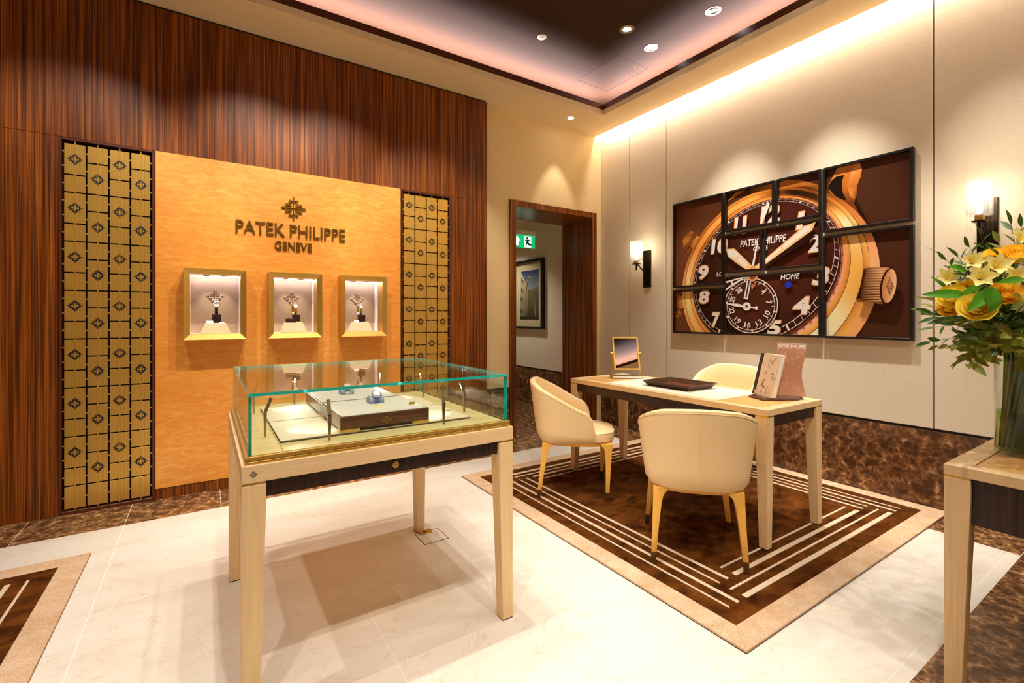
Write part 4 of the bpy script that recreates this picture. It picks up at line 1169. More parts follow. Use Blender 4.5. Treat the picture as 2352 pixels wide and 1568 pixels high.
# cover drawing: crescent, little sketches and emblem, all flat print
e1, e2 = wd, lean
def cov(u, v): return BL + e1 * u + e2 * v - nn * 0.0009
pr = MB()
cres = [(0.52 + 0.13 * math.cos(a), 0.30 + 0.10 * math.sin(a)) for a in [R(60) + R(240) * i / 14 for i in range(15)]] + [(0.56 + 0.10 * math.cos(a), 0.31 + 0.075 * math.sin(a)) for a in [R(300) - R(240) * i / 14 for i in range(15)]]
pr.poly([cov(u, v) for u, v in cres], tuple(-nn * 0.0003))
rs = random.Random(3)
for k in range(34):
    u, v = rs.uniform(0.24, 0.93), rs.uniform(0.06, 0.9)
    if 0.38 < u < 0.66 and 0.18 < v < 0.42: continue
    pts = [cov(u + 0.03 * math.cos(i * 0.9 + k), v + 0.028 * math.sin(i * (1.1 + 0.2 * (k % 3)))) for i in range(6)]
    pr.tube(pts, 0.0005, 4)
add_emblem(pr, lambda x, z: cov(0.90 + x * 0.028, 0.93 + z * 0.02), tuple(-nn * 0.0003))
pr.build('cover_drawing', 'print_brown', bk)['kind'] = 'stuff'
mg = thing('magazine', 'wavy magazine with orange leaf-pattern cover behind the sketch-cover book', 'magazine', (2.905, 1.47, zs))
mL, mR = Vector((2.907, 1.519, zs)), Vector((2.974, 1.402, zs))
mw = mR - mL; mn = Vector((0.86, 0.50, 0)).normalized()
def mpt(u, v, off=0.0):
    w_ = 0.012 * math.sin(v * 5.2 + 0.4) + 0.035 * v
    sl_ = mw.normalized() * (0.012 * math.sin(v * 6.0 + 2.2))
    return mL + mw * (u * 1.12) + sl_ + mn * (w_ + off + 0.01 * u * (1 - u)) + Vector((0, 0, 0.315 * v))
def msheet(o0, o1, u0=0, u1=1, v0=0, v1=1, nu=6, nv=16):
    mb = MB(); G1 = [[mpt(u0 + (u1 - u0) * i / nu, v0 + (v1 - v0) * j / nv, o0) for i in range(nu + 1)] for j in range(nv + 1)]
    G2 = [[mpt(u0 + (u1 - u0) * i / nu, v0 + (v1 - v0) * j / nv, o1) for i in range(nu + 1)] for j in range(nv + 1)]
    rings = [[*G1[j], *G2[j][::-1]] for j in range(nv + 1)]
    return mb.loft(rings)
msheet(0, 0.0012).build('cover', 'magazine_cover', mg)
msheet(0.0013, 0.008).build('pages', 'paper', mg)
V, F = text_geo('PATEK PHILIPPE', 0.03, 0.97, 0.905, 0.975, 0, 0.008)
MB().add([mpt(v[0], v[1], -0.0006) for v in V], F).build('title', 'white_card', mg, recalc=False)
lf = MB(); rs = random.Random(5)
for k in range(46):                      # pale leaf pattern printed on the cover
    u, v, a, L = rs.uniform(0.08, 0.92), rs.uniform(0.05, 0.86), rs.uniform(0, 6.28), rs.uniform(0.05, 0.10)
    d2 = Vector((math.cos(a) * L * 0.9, math.sin(a) * L)); n2 = Vector((-d2.y, d2.x)) * 0.22
    ps = [(u, v), (u + d2.x * 0.5 + n2.x, v + d2.y * 0.5 + n2.y), (u + d2.x, v + d2.y), (u + d2.x * 0.5 - n2.x * 0.3, v + d2.y * 0.5 - n2.y * 0.3)]
    if all(0.02 < p[0] < 0.98 and 0.02 < p[1] < 0.9 for p in ps):
        lf.add([mpt(p[0], p[1], -0.0005) for p in ps], [(0, 1, 2, 3)])
lf.build('leaf_print', 'magazine_pale', mg, recalc=False)

# ================================================================== WALL SCONCES
def sconce(yc, label):
    t = thing('wall_sconce', label, 'wall lamp', (XB, yc, 1.56), 0, 'crystal wall sconces beside the watch picture')
    MB().box(XB - 0.020, XB - 0.0004, yc - 0.046, yc + 0.046, 1.560, 1.953).build('back_plate', 'dark_bronze', t, bevel=0.002)
    sx = 3.767
    MB().tube([(XB - 0.02, yc, 1.715), (XB - 0.07, yc, 1.735), (sx + 0.03, yc, 1.785), (sx, yc, 1.795)], 0.007, 10).build('arm', 'dark_bronze', t, smooth=True)
    MB().box(sx - 0.030, sx + 0.030, yc - 0.030, yc + 0.030, 1.796, 1.803).build('cross_plate', 'dark_bronze', t)
    MB().box(sx - 0.006, sx + 0.006, yc - 0.006, yc + 0.006, 1.735, 1.796).build('drop_rod', 'dark_bronze', t)
    MB().box(sx - 0.018, sx + 0.018, yc - 0.018, yc + 0.018, 1.803, 1.838).build('lamp_holder', 'brass_frame', t)
    # crystal shade: four cut-glass walls and a floor
    h = 0.049; z0, z1 = 1.838, 2.040
    for (a, b, c, d) in ((sx - h, sx - h + 0.006, yc - h, yc + h), (sx + h - 0.006, sx + h, yc - h, yc + h), (sx - h + 0.006, sx + h - 0.006, yc - h, yc - h + 0.006), (sx - h + 0.006, sx + h - 0.006, yc + h - 0.006, yc + h)):
        MB().box(a, b, c, d, z0, z1).build('crystal_wall', 'cut_crystal', t, bevel=0.001, seg=1)
    MB().box(sx - h, sx + h, yc - h, yc + h, z0 - 0.006, z0 - 0.0003).build('crystal_floor', 'cut_crystal', t)
    MB().lathe([(0.010, 1.842), (0.016, 1.872), (0.018, 1.905), (0.011, 1.935), (0.003, 1.945)], (sx, yc, 0), 16).build('bulb', 'bulb_glow', t, smooth=True)
    for dx, dy in ((-0.044, -0.044), (-0.044, 0.044), (0.044, -0.044), (0.044, 0.044)):
        px, py = sx + dx, yc + dy
        dp = MB().lathe([(0.001, 1.832), (0.0012, 1.822), (0.007, 1.815), (0.001, 1.808), (0.0045, 1.800), (0.005, 1.772), (0.002, 1.766), (0.0065, 1.755), (0.0005, 1.738)], (px, py, 0), 8)
        dp.build('crystal_drop', 'clear_glass', t)
    d = bpy.data.lights.new('sconce_lamp', 'POINT'); d.energy = 1.3; d.color = (1, 0.84, 0.62); d.shadow_soft_size = 0.02
    o = bpy.data.objects.new('sconce_lamp', d); COL.objects.link(o); o.location = (sx, yc, 1.975)
sconce(3.396, 'crystal box wall sconce on a dark bronze plate beside the doorway')
sconce(0.800, 'crystal box wall sconce on a dark bronze plate behind the flowers')

# ================================================================== PRINTED PICTURES
from mathutils.geometry import tessellate_polygon
KP = 0.95
class Paint:
    def __init__(s): s.el = []; s.n = 0
    def poly(s, pts, cols):
        if not isinstance(cols, list): cols = [cols] * len(pts)
        tr = tessellate_polygon([[Vector((p[0], p[1], 0)) for p in pts]])
        for t in tr: s.el.append((s.n, [(pts[i][0], pts[i][1], cols[i]) for i in t]))
        s.n += 1
    def quads(s, grid, col):          # grid[j][i] points, col(j, i)
        for j in range(len(grid) - 1):
            for i in range(len(grid[0]) - 1):
                s.el.append((s.n, [(*grid[a][b], col(a, b)) for a, b in ((j, i), (j, i + 1), (j + 1, i + 1), (j + 1, i))]))
        s.n += 1
    def tris(s, V, F, col):
        for f in F: s.el.append((s.n, [(V[i][0], V[i][1], col) for i in f]))
        s.n += 1
    def clipped(s, a0, a1, b0, b1):
        out = []
        for n, P in s.el:
            for ax, lim, sg in ((0, a0, 1), (0, a1, -1), (1, b0, 1), (1, b1, -1)):
                Q = []
                for k in range(len(P)):
                    p, q = P[k], P[(k + 1) % len(P)]
                    dp, dq = (p[ax] - lim) * sg, (q[ax] - lim) * sg
                    if dp >= 0: Q.append(p)
                    if dp * dq < 0:
                        t = dp / (dp - dq)
                        Q.append((p[0] + (q[0] - p[0]) * t, p[1] + (q[1] - p[1]) * t, tuple(p[2][c] + (q[2][c] - p[2][c]) * t for c in range(3))))
                P = Q
                if len(P) < 3: break
            if len(P) >= 3: out.append((n, P))
        return out
    def mesh(s, name, rect, x, parent, step=0.00014):
        off = Vector(parent['_o']); V, F, C = [], [], []
        for n, P in s.clipped(*rect):
            o = len(V)
            for p in P: V.append((x - n * step - off.x, p[0] - off.y, p[1] - off.z)); C.append(p[2])
            F.append(list(range(o, o + len(P))))
        me = bpy.data.meshes.new(name); me.from_pydata(V, [], F)
        me.materials.append(MATS['printed_photo'])
        at_ = me.color_attributes.new('print', 'FLOAT_COLOR', 'POINT')
        for i, c in enumerate(C):
            l = lin(c); at_.data[i].color = (l[0] * KP, l[1] * KP, l[2] * KP, 1)
        me.update()
        ob = bpy.data.objects.new(name, me); COL.objects.link(ob); ob.parent = parent
        return ob
XPL = 3.915
def pz(sx, sy):                      # place on the picture plane (y, z) of a point measured on the photographed artwork
    d = at(1520 + sx * 0.31881, 320 + sy * 0.31881, 1.0) - Vector((0, 0, H))
    k = XPL / d.x
    return (d.y * k, H + d.z * k)
W_ = Paint()
# backdrop
gy = [3.10 - i * 0.1 for i in range(21)]; gz = [1.05 + j * 0.14 for j in range(11)]
def bgc(j, i):
    f = i / 20; g_ = j / 10
    a = (126, 74, 44) if g_ < 0.75 else (104, 56, 30)
    b = (78, 42, 26)
    k = min(1, f * 2.2)
    return tuple(a[c] + (b[c] - a[c]) * k for c in range(3))
W_.quads([[(y, z) for y in gy] for z in gz], bgc)
PX = lambda pts: [pz(*p) for p in pts]
# crowns at the left
for pts in ([(150, 780), (145, 730), (165, 690), (205, 660), (250, 680), (240, 730), (200, 790), (180, 820)], [(70, 1120), (105, 1115), (135, 1130), (130, 1240), (140, 1265), (110, 1280), (70, 1275)]):
    W_.poly(PX(pts), [(214, 140, 66) if k % 2 else (150, 84, 30) for k in range(len(pts))])
for k in range(9):
    a, b = 158 + k * 9, 790 - k * 14
    W_.poly(PX([(a - 8, b), (a - 3, b - 6), (a + 28, b + 18), (a + 22, b + 26)]), (92, 46, 14))
for k in range(8):
    W_.poly(PX([(72, 1125 + k * 19), (112, 1130 + k * 17), (112, 1136 + k * 17), (72, 1133 + k * 19)]), (70, 32, 10))
W_.poly(PX([(205, 760), (250, 690), (290, 730), (220, 800)]), [(196, 120, 50), (226, 150, 74), (240, 176, 100), (190, 112, 44)])
W_.poly(PX([(105, 1120), (140, 1130), (150, 1215), (112, 1230)]), [(176, 96, 36), (236, 160, 84), (226, 150, 74), (140, 74, 26)])
# lugs at the top
W_.poly(PX([(1190, 340), (1210, 300), (1262, 205), (1330, 190), (1400, 165), (1430, 175), (1440, 215), (1430, 270), (1405, 330), (1400, 400), (1385, 440), (1440, 560), (1400, 600), (1250, 480)]),
        [(196, 112, 40), (206, 120, 46), (230, 150, 72), (226, 150, 74), (240, 168, 90), (220, 136, 60), (206, 120, 50), (200, 116, 44), (196, 110, 42), (160, 84, 28), (120, 60, 18), (150, 80, 30), (130, 66, 20), (80, 40, 12)])
W_.poly(PX([(1215, 300), (1255, 265), (1310, 255), (1295, 300), (1300, 380), (1330, 440), (1260, 420), (1190, 345)]), (26, 16, 8))
W_.poly(PX([(1330, 330), (1375, 200), (1420, 180), (1432, 220), (1420, 280), (1392, 340), (1390, 430), (1365, 425), (1350, 400)]), [(206, 124, 52), (240, 170, 96), (250, 190, 120), (226, 146, 70), (210, 130, 56), (190, 108, 42), (150, 80, 28), (170, 92, 34), (226, 148, 76)])
W_.poly(PX([(1400, 430), (1420, 470), (1480, 590), (1530, 680), (1545, 760), (1490, 690), (1380, 460)]), (44, 22, 12))
W_.poly(PX([(470, 445), (535, 375), (600, 365), (520, 420)]), [(196, 118, 46), (230, 156, 78), (120, 64, 22), (170, 96, 34)])
W_.poly(PX([(600, 340), (700, 315), (835, 310), (900, 290), (1000, 292), (1120, 325), (1190, 360), (1190, 440), (1000, 345), (820, 345), (620, 420)]),
        [(40, 20, 8), (40, 20, 8), (230, 150, 70), (226, 146, 64), (200, 120, 46), (176, 100, 36), (150, 80, 26), (24, 14, 8), (30, 16, 8), (214, 130, 54), (60, 30, 10)])
# rings of the case, bezel and dial
def ell(t, ang, ds=0.0, dz=0.0):
    c0, c1 = (-2.196, 1.618), (-2.172, 1.535)
    a = 0.659 + (0.802 - 0.659) * t; b = 0.552 + (0.752 - 0.552) * t; ph = R(37.5 + 6 * t)
    u = ang - ph
    x, y = a * math.cos(u), b * math.sin(u)
    s = c0[0] + (c1[0] - c0[0]) * t + x * math.cos(ph) - y * math.sin(ph) + ds
    z = c0[1] + (c1[1] - c0[1]) * t + x * math.sin(ph) + y * math.cos(ph) + dz
    return (-s, z)
def table_c(tab, ang):
    a = math.degrees(ang) % 360
    for (p, c), (q, d) in zip(tab, tab[1:]):
        if p <= a <= q:
            k = (a - p) / (q - p); return tuple(c[i] + (d[i] - c[i]) * k for i in range(3))
    return tab[0][1]
GOLD = [(0, (240, 172, 84)), (14, (238, 186, 116)), (28, (250, 222, 176)), (36, (240, 180, 100)), (46, (150, 82, 26)), (56, (50, 26, 10)), (70, (34, 18, 8)), (84, (150, 84, 26)), (96, (226, 150, 70)), (120, (232, 156, 78)), (150, (214, 140, 66)), (175, (244, 200, 140)), (190, (250, 206, 134)), (215, (238, 172, 92)), (250, (232, 164, 88)), (285, (246, 206, 156)), (310, (252, 228, 188)), (330, (250, 214, 160)), (345, (240, 176, 90)), (360, (240, 172, 84))]
GOLD2 = [(0, (214, 134, 58)), (30, (236, 180, 104)), (45, (190, 112, 44)), (60, (110, 56, 16)), (90, (206, 128, 52)), (150, (150, 84, 30)), (185, (236, 176, 100)), (220, (206, 128, 54)), (270, (196, 120, 50)), (310, (232, 160, 80)), (360, (214, 134, 58))]
PINK = [(0, (214, 150, 120)), (30, (206, 130, 90)), (60, (226, 150, 80)), (100, (226, 146, 78)), (140, (170, 98, 40)), (180, (214, 140, 70)), (230, (236, 178, 118)), (290, (226, 168, 138)), (360, (214, 150, 120))]
REHA = [(0, (176, 104, 76)), (40, (150, 80, 44)), (80, (190, 112, 54)), (110, (150, 80, 34)), (140, (110, 56, 22)), (180, (84, 40, 16)), (215, (120, 64, 34)), (270, (150, 84, 60)), (360, (176, 104, 76))]
N_ = 144
def ring(t0, t1, tab, ds=0.0, dz=0.0, k0=1.0, k1=1.0, a0=0, a1=360):
    an = [R(a0 + (a1 - a0) * i / N_) for i in range(N_ + 1)]
    def col(j, i):
        c = table_c(tab, an[i]) if isinstance(tab, list) else tab
        k = (k0 if j == 0 else k1) * 1.14
        return tuple(min(255, v * k) for v in c)
    W_.quads([[ell(t0, a, ds, dz) for a in an], [ell(t1, a, ds, dz) for a in an]], col)
ring(0.7, 1.02, [(0, (240, 178, 130)), (40, (190, 110, 50)), (70, (60, 30, 10)), (180, (150, 84, 34)), (300, (224, 156, 96)), (340, (236, 166, 104)), (360, (240, 178, 130))], 0.055, -0.015)
ring(0.78, 1.0, GOLD2, k0=0.9, k1=1.12)
ring(0.775, 0.79, (74, 36, 10))
ring(0.36, 0.775, GOLD, k0=1.0, k1=0.96)
ring(0.345, 0.362, (96, 50, 18))
ring(0.20, 0.345, GOLD2, k0=1.05, k1=0.9)
ring(0.09, 0.20, PINK)
ring(0.0, 0.10, REHA)
for k in range(60):                   # rehaut ticks
    a = R(k * 6 + 3)
    W_.poly([ell(0.03, a), ell(0.03, a + 0.03), ell(0.085, a + 0.03), ell(0.085, a)], tuple(v * 0.55 for v in table_c(REHA, a)))
def disc_c(j, i):
    a = R(360 * i / N_); k = (0.75 + 0.25 * math.cos(a - R(40)))
    c = (72, 30, 20) if j else (84, 38, 26)
    return tuple(v * (k if j else 1) for v in c)
cpt = (2.2, 1.62)
W_.quads([[cpt] * (N_ + 1), [ell(0.012, R(360 * i / N_)) for i in range(N_ + 1)]], disc_c)
for t0, t1 in ((-0.045, -0.030), (-0.215, -0.200)):
    ring(t0, t1, (226, 216, 208))
for k in range(60):
    a = R(k * 6); w = 0.004 if k % 5 else 0.012
    W_.poly([ell(-0.21, a - w), ell(-0.21, a + w), ell(-0.035, a + w), ell(-0.035, a - w)], (226, 216, 208))
def ptext(body, box, col, off=0.0, shear=0.0, grow=0.0):
    x0, y0, x1, y1 = box
    xc, yc = (x0 + x1) / 2, (y0 + y1) / 2
    ya, yb = pz(x0, yc)[0], pz(x1, yc)[0]; za, zb = pz(xc, y1)[1], pz(xc, y0)[1]
    V, F = text_geo(body, ya + grow, yb - grow, za - grow, zb + grow, 0, off, shear)
    W_.tris(V, F, col)
NUM = {'9': (268, 905, 345, 1012), '8': (270, 1085, 350, 1185), '7': (363, 1243, 428, 1358), '5': (762, 1300, 868, 1412), '4': (947, 1130, 1080, 1263), '3': (1085, 915, 1218, 1052), '2': (1060, 688, 1150, 815), '1': (970, 520, 1040, 652), '12': (712, 472, 858, 608), '11': (522, 556, 622, 684), '10': (358, 714, 482, 824)}
for b_, bx_ in NUM.items():
    ptext(b_, bx_, (40, 18, 10), 0.055, 0.12, 0.006)
    ptext(b_, bx_, (226, 158, 96), 0.055, 0.12, 0.002)
    ptext(b_, (bx_[0] + 5, bx_[1] + 5, bx_[2] - 6, bx_[3] - 5), (226, 218, 212), 0.04, 0.12)
ptext('PATEK PHILIPPE', (573, 706, 905, 756), (236, 230, 224), 0.014, 0.15)
ptext('GENEVE', (665, 770, 772, 800), (236, 230, 224), 0.014, 0.15)
ptext('HOME', (863, 968, 1000, 1008), (236, 230, 224), 0.016, 0.15)
ptext('LOCAL', (402, 952, 520, 984), (236, 230, 224), 0.016, 0.15)
def circ(c, r, n=40): return [(c[0] + r * math.cos(2 * math.pi * i / n), c[1] + r * math.sin(2 * math.pi * i / n)) for i in range(n)]
bc = pz(918, 1047)
W_.poly(circ(bc, 0.031), (60, 26, 18)); W_.poly(circ(bc, 0.026), (24, 50, 190))
# date sub-dial
sc_c = (2.252, 1.343)
W_.poly(circ(sc_c, 0.240, 72), (70, 30, 20))
def cring(c, r0, r1, col, n=72):
    W_.quads([[(c[0] + r * math.cos(2 * math.pi * i / n), c[1] + r * math.sin(2 * math.pi * i / n)) for i in range(n + 1)] for r in (r0, r1)], lambda j, i: col)
WH = (228, 220, 214)
cring(sc_c, 0.229, 0.236, WH); cring(sc_c, 0.207, 0.212, WH)
for k in range(31):
    a = math.pi / 2 + 2 * math.pi * k / 31            # y decreases to the right, so this runs clockwise
    d_ = (math.cos(a), math.sin(a)); p_ = (-d_[1], d_[0])
    r0, r1, w = (0.186, 0.210, 0.0022) if k % 3 else (0.205, 0.234, 0.006)
    W_.poly([(sc_c[0] + d_[0] * r + p_[0] * w * s, sc_c[1] + d_[1] * r + p_[1] * w * s) for r, s in ((r0, -1), (r0, 1), (r1, 1), (r1, -1))], WH)
for k, b_ in ((0, '31'), (4, '4'), (7, '7'), (10, '10'), (13, '13'), (16, '16'), (19, '19'), (22, '22'), (25, '25'), (28, '28')):
    a = math.pi / 2 + 2 * math.pi * (k / 31.0)
    cx_, cz_ = sc_c[0] + 0.165 * math.cos(a), sc_c[1] + 0.165 * math.sin(a)
    # rotate about the centre, in s = -y coordinates so letters are not mirrored
    ang_ = math.atan2(math.sin(a), -math.cos(a)) - math.pi / 2
    if 10 <= k <= 22: ang_ += math.pi
    V, F = text_geo(b_, -0.012 * len(b_) - 0.003, 0.012 * len(b_) + 0.003, -0.023, 0.023, 0, 0.02)
    V = [(cx_ - (v[0] * math.cos(ang_) - v[1] * math.sin(ang_)), cz_ + (v[0] * math.sin(ang_) + v[1] * math.cos(ang_))) for v in V]
    W_.tris(V, F, WH)
W_.poly(PX([(675, 1030), (688, 1026), (682, 1062), (668, 1068)]), (220, 90, 50))
W_.poly(PX([(470, 1180), (560, 1183), (600, 1195), (600, 1210), (540, 1203), (470, 1184)]), WH)
W_.poly(PX([(635, 1203), (690, 1208), (690, 1222), (640, 1214)]), WH)
W_.poly(circ(pz(622, 1203), 0.036), WH); W_.poly(circ(pz(692, 1214), 0.015), WH); W_.poly(circ(pz(622, 1203), 0.012), (90, 60, 50))
# white local-time ring fragment and hands
W_.poly(PX([(465, 1025), (560, 1000), (630, 985), (630, 993), (565, 1008), (470, 1038)]), WH)
W_.poly(PX([(465, 1082), (520, 1040), (590, 1000), (596, 1006), (530, 1050), (468, 1092)]), WH)
W_.poly(PX([(505, 1015), (516, 1012), (524, 1042), (514, 1048)]), WH)
W_.poly(PX([(600, 1148), (632, 985), (662, 985), (630, 1155)]), WH)
W_.poly(PX([(612, 1138), (640, 990), (652, 990), (622, 1142)]), (66, 28, 18))
W_.poly(circ(pz(665, 985), 0.045), (220, 150, 90)); W_.poly(circ(pz(665, 985), 0.030), (120, 70, 40))
W_.poly(PX([(745, 890), (1040, 660), (1120, 700), (760, 925)]), (40, 16, 10))
GH = (236, 190, 132)
W_.poly(PX([(475, 790), (535, 788), (600, 850), (655, 905), (690, 925), (660, 950), (620, 940), (560, 900), (487, 845)]), GH)
W_.poly(PX([(484, 797), (532, 796), (568, 832), (540, 866), (494, 840)]), WH)
W_.poly(PX([(574, 838), (632, 905), (612, 922), (552, 873)]), WH)
W_.poly(PX([(660, 930), (755, 862), (1035, 625), (1120, 598), (1095, 655), (1080, 668), (760, 900), (670, 955)]), GH)
W_.poly(PX([(880, 772), (1040, 636), (1090, 622), (1075, 655), (890, 785)]), WH)
W_.poly(PX([(755, 872), (868, 780), (876, 792), (760, 888)]), WH)
W_.poly(PX([(655, 935), (698, 735), (706, 737), (672, 935)]), WH)
W_.poly(circ(pz(666, 930), 0.022), (214, 150, 92))
W_.poly(PX([(765, 470), (775, 445), (790, 470), (740, 600), (722, 600)]), WH)
# big crown at the right
W_.poly(PX([(1410, 1150), (1440, 1060), (1470, 930), (1540, 918), (1650, 925), (1640, 1175), (1600, 1190), (1500, 1170)]), [(60, 26, 8), (120, 62, 20), (90, 42, 12), (240, 190, 140), (226, 160, 100), (150, 84, 34), (60, 26, 8), (226, 150, 84)])
for k in range(13):
    y0 = 935 + k * 18.5; y1 = y0 + 11
    W_.poly(PX([(1478 - k * 3.2, y0 + 4), (1615 - abs(k - 6) * 1.5, y0 - 2), (1628 - abs(k - 6) * 1.5, (y0 + y1) / 2), (1615 - abs(k - 6) * 1.5, y1), (1476 - k * 3.2, y1 + 4)]),
            [(120, 60, 20), (250, 206, 158), (240, 180, 120), (196, 120, 56), (90, 42, 12)])
for k in range(13):
    W_.poly(PX([(1466 - k * 3.4, 940 + k * 18), (1482 - k * 3.4, 946 + k * 18), (1476 - k * 3.4, 956 + k * 18), (1460 - k * 3.4, 950 + k * 18)]), (46, 18, 6))
cc = pz(1650, 1057)
cap = lambda r0, r1: [(cc[0] + r0 * math.cos(2 * math.pi * i / 40) + 0.012 * math.sin(2 * math.pi * i / 40) * -1, cc[1] + r1 * math.sin(2 * math.pi * i / 40)) for i in range(40)]
W_.poly([(p[0] + 0.010, p[1]) for p in cap(0.041, 0.118)], (50, 20, 8))
W_.poly(cap(0.039, 0.114), [(206, 132, 76) if math.cos(2 * math.pi * i / 40) > 0 else (250, 200, 150) for i in range(40)])
for p in EMB_LO:
    W_.poly([(cc[0] - 0.004 - q.x * 0.022, cc[1] + q.y * 0.066) for q in p], (150, 84, 40))

FRAMES = [((3.046, 2.505, 1.535, 2.366), 'tall framed print of a watch edge with small crown and numerals 9 and 10'),
          ((3.046, 2.505, 1.087, 1.513), 'framed print of a watch edge with numerals 7 and 8'),
          ((2.486, 2.051, 2.008, 2.366), 'framed print showing numeral 11 and half of 12 on a watch dial'),
          ((2.036, 1.700, 2.010, 2.366), 'small framed print showing the dial around numeral 1'),
          ((2.486, 2.148, 1.637, 1.985), 'small framed print showing the short watch hand and the word PATEK'),
          ((2.130, 1.700, 1.633, 1.987), 'framed print showing the long watch hand and numeral 2'),
          ((2.486, 1.700, 1.089, 1.606), 'wide framed print showing the date sub-dial, HOME and numerals 4 and 5'),
          ((1.686, 1.145, 1.880, 2.366), 'framed print showing the golden lug of the watch case'),
          ((1.686, 1.145, 1.087, 1.855), 'tall framed print showing the big ridged golden crown')]
for (ya, yb, za, zb), lab in FRAMES:
    t = thing('framed_picture', lab, 'picture', (XB, (ya + yb) / 2, za), 0, 'nine framed prints forming one watch picture')
    fwid = 0.017
    MB().holes((yb, ya), (za, zb), [(yb + fwid, ya - fwid, za + fwid, zb - fwid)], lambda y, z: (XB - 0.040, y, z), lambda y, z: (XB - 0.004, y, z)).build('frame', 'black_frame', t, bevel=0.001, seg=1)
    MB().box(XB - 0.012, XB - 0.0005, yb + 0.004, ya - 0.004, za + 0.004, zb - 0.004).build('backing_board', 'black_frame', t)
    W_.mesh('print', (yb + fwid, ya - fwid, za + fwid, zb - fwid), XB - 0.013, t)

# corridor picture
XC = XB
P2 = Paint()
c0y, c1y, c0z, c1z = 5.94, 5.20, 1.082, 2.072
my0, my1, mz0, mz1 = c0y - 0.14, c1y + 0.13, c0z + 0.13, c1z - 0.15
def q2(u, v): return (my0 + (my1 - my0) * u, mz0 + (mz1 - mz0) * v)
P2.poly([(c0y, c0z), (c1y, c0z), (c1y, c1z), (c0y, c1z)], (206, 190, 150))
P2.quads([[q2(0, 0), q2(1, 0)], [q2(0, 0.6), q2(1, 0.6)], [q2(0, 1), q2(1, 1)]], lambda j, i: [(70, 74, 60), (130, 140, 150), (40, 60, 92)][j])
P2.poly([q2(0, 0), q2(0.3, 0.0), q2(0.46, 0.62), q2(0.05, 1.0), q2(0, 1.0)], [(120, 110, 76), (110, 98, 60), (150, 138, 100), (206, 190, 150), (200, 186, 146)])
P2.poly([q2(0.4, 0), q2(1, 0), q2(1, 0.66), q2(0.44, 0.60)], [(60, 54, 34), (70, 60, 40), (110, 104, 76), (120, 110, 70)])
for k in range(7): P2.poly([q2(0.48 + k * 0.075, 0.05), q2(0.492 + k * 0.075, 0.05), q2(0.492 + k * 0.075, 0.6), q2(0.48 + k * 0.075, 0.6)], (56, 58, 44))
for (u, v) in ((0.08, 0.78), (0.15, 0.74), (0.07, 0.58), (0.13, 0.54), (0.05, 0.38), (0.11, 0.37), (0.04, 0.14), (0.11, 0.13)):
    P2.poly([q2(u, v), q2(u + 0.035, v), q2(u + 0.035, v + 0.08), q2(u, v + 0.08)], (60, 54, 40))
P2.poly([q2(0, 0), q2(1, 0), q2(1, 0.07), q2(0, 0.06)], (60, 52, 28))
ao = [(0.26 + 0.62 * i / 24, 0.88 - 0.84 * (abs(i - 10.5) / 12.5) ** 2.6 if True else 0) for i in range(25)]
outer = [q2(u, max(0.05, v)) for u, v in ao]; inner = [q2(0.31 + (u - 0.26) * 0.84, max(0.05, v - 0.035)) for u, v in ao]
P2.quads([outer, inner], lambda j, i: (170, 150, 112) if j == 0 else (96, 84, 60))
t = thing('framed_picture', 'black framed photograph of an arch between buildings on the corridor wall', 'picture', (XC, (c0y + c1y) / 2, c0z))
MB().holes((c1y, c0y), (c0z, c1z), [(c1y + 0.035, c0y - 0.035, c0z + 0.03, c1z - 0.03)], lambda y, z: (XC - 0.055, y, z), lambda y, z: (XC - 0.003, y, z)).build('frame', 'black_frame', t)
MB().box(XC - 0.010, XC - 0.0005, c1y + 0.01, c0y - 0.01, c0z + 0.01, c1z - 0.01).build('backing_board', 'black_frame', t)
P2.mesh('print', (c1y + 0.035, c0y - 0.035, c0z + 0.03, c1z - 0.03), XC - 0.012, t)

# emergency exit sign
ex = thing('exit_sign', 'hanging lit green exit sign with arrow and running figure beyond the doorway', 'sign', (3.30, 4.86, 2.575))
EY = 4.85
MB().box(3.12, 3.515, EY - 0.022, EY + 0.022, 2.275, 2.332).build('housing', 'white_plastic', ex, bevel=0.003)
MB().box(3.125, 3.510, EY - 0.004, EY + 0.004, 2.117, 2.275).build('sign_plate', 'exit_glow', ex)
sy_ = EY - 0.0045
def flat(pts, name, mat): MB().poly([(x, sy_, z) for x, z in pts], (0, -0.0006, 0)).build(name, mat, ex)
ax_, az_ = 3.235, 2.196
flat([(ax_, az_ + 0.062), (ax_ + 0.055, az_ + 0.0), (ax_ + 0.022, az_ + 0.012), (ax_ + 0.022, az_ - 0.055), (ax_ - 0.022, az_ - 0.055), (ax_ - 0.022, az_ + 0.012), (ax_ - 0.055, az_)], 'arrow', 'exit_white')
flat([(3.345, 2.125), (3.450, 2.125), (3.450, 2.262), (3.345, 2.262)], 'door_symbol', 'exit_white')
sy_ = EY - 0.0053
px_, pz_ = 3.392, 2.19
flat([(px_ - 0.004 + 0.0135 * math.cos(a), pz_ + 0.052 + 0.0135 * math.sin(a)) for a in [i * math.pi / 6 for i in range(12)]], 'figure_head', 'exit_green')
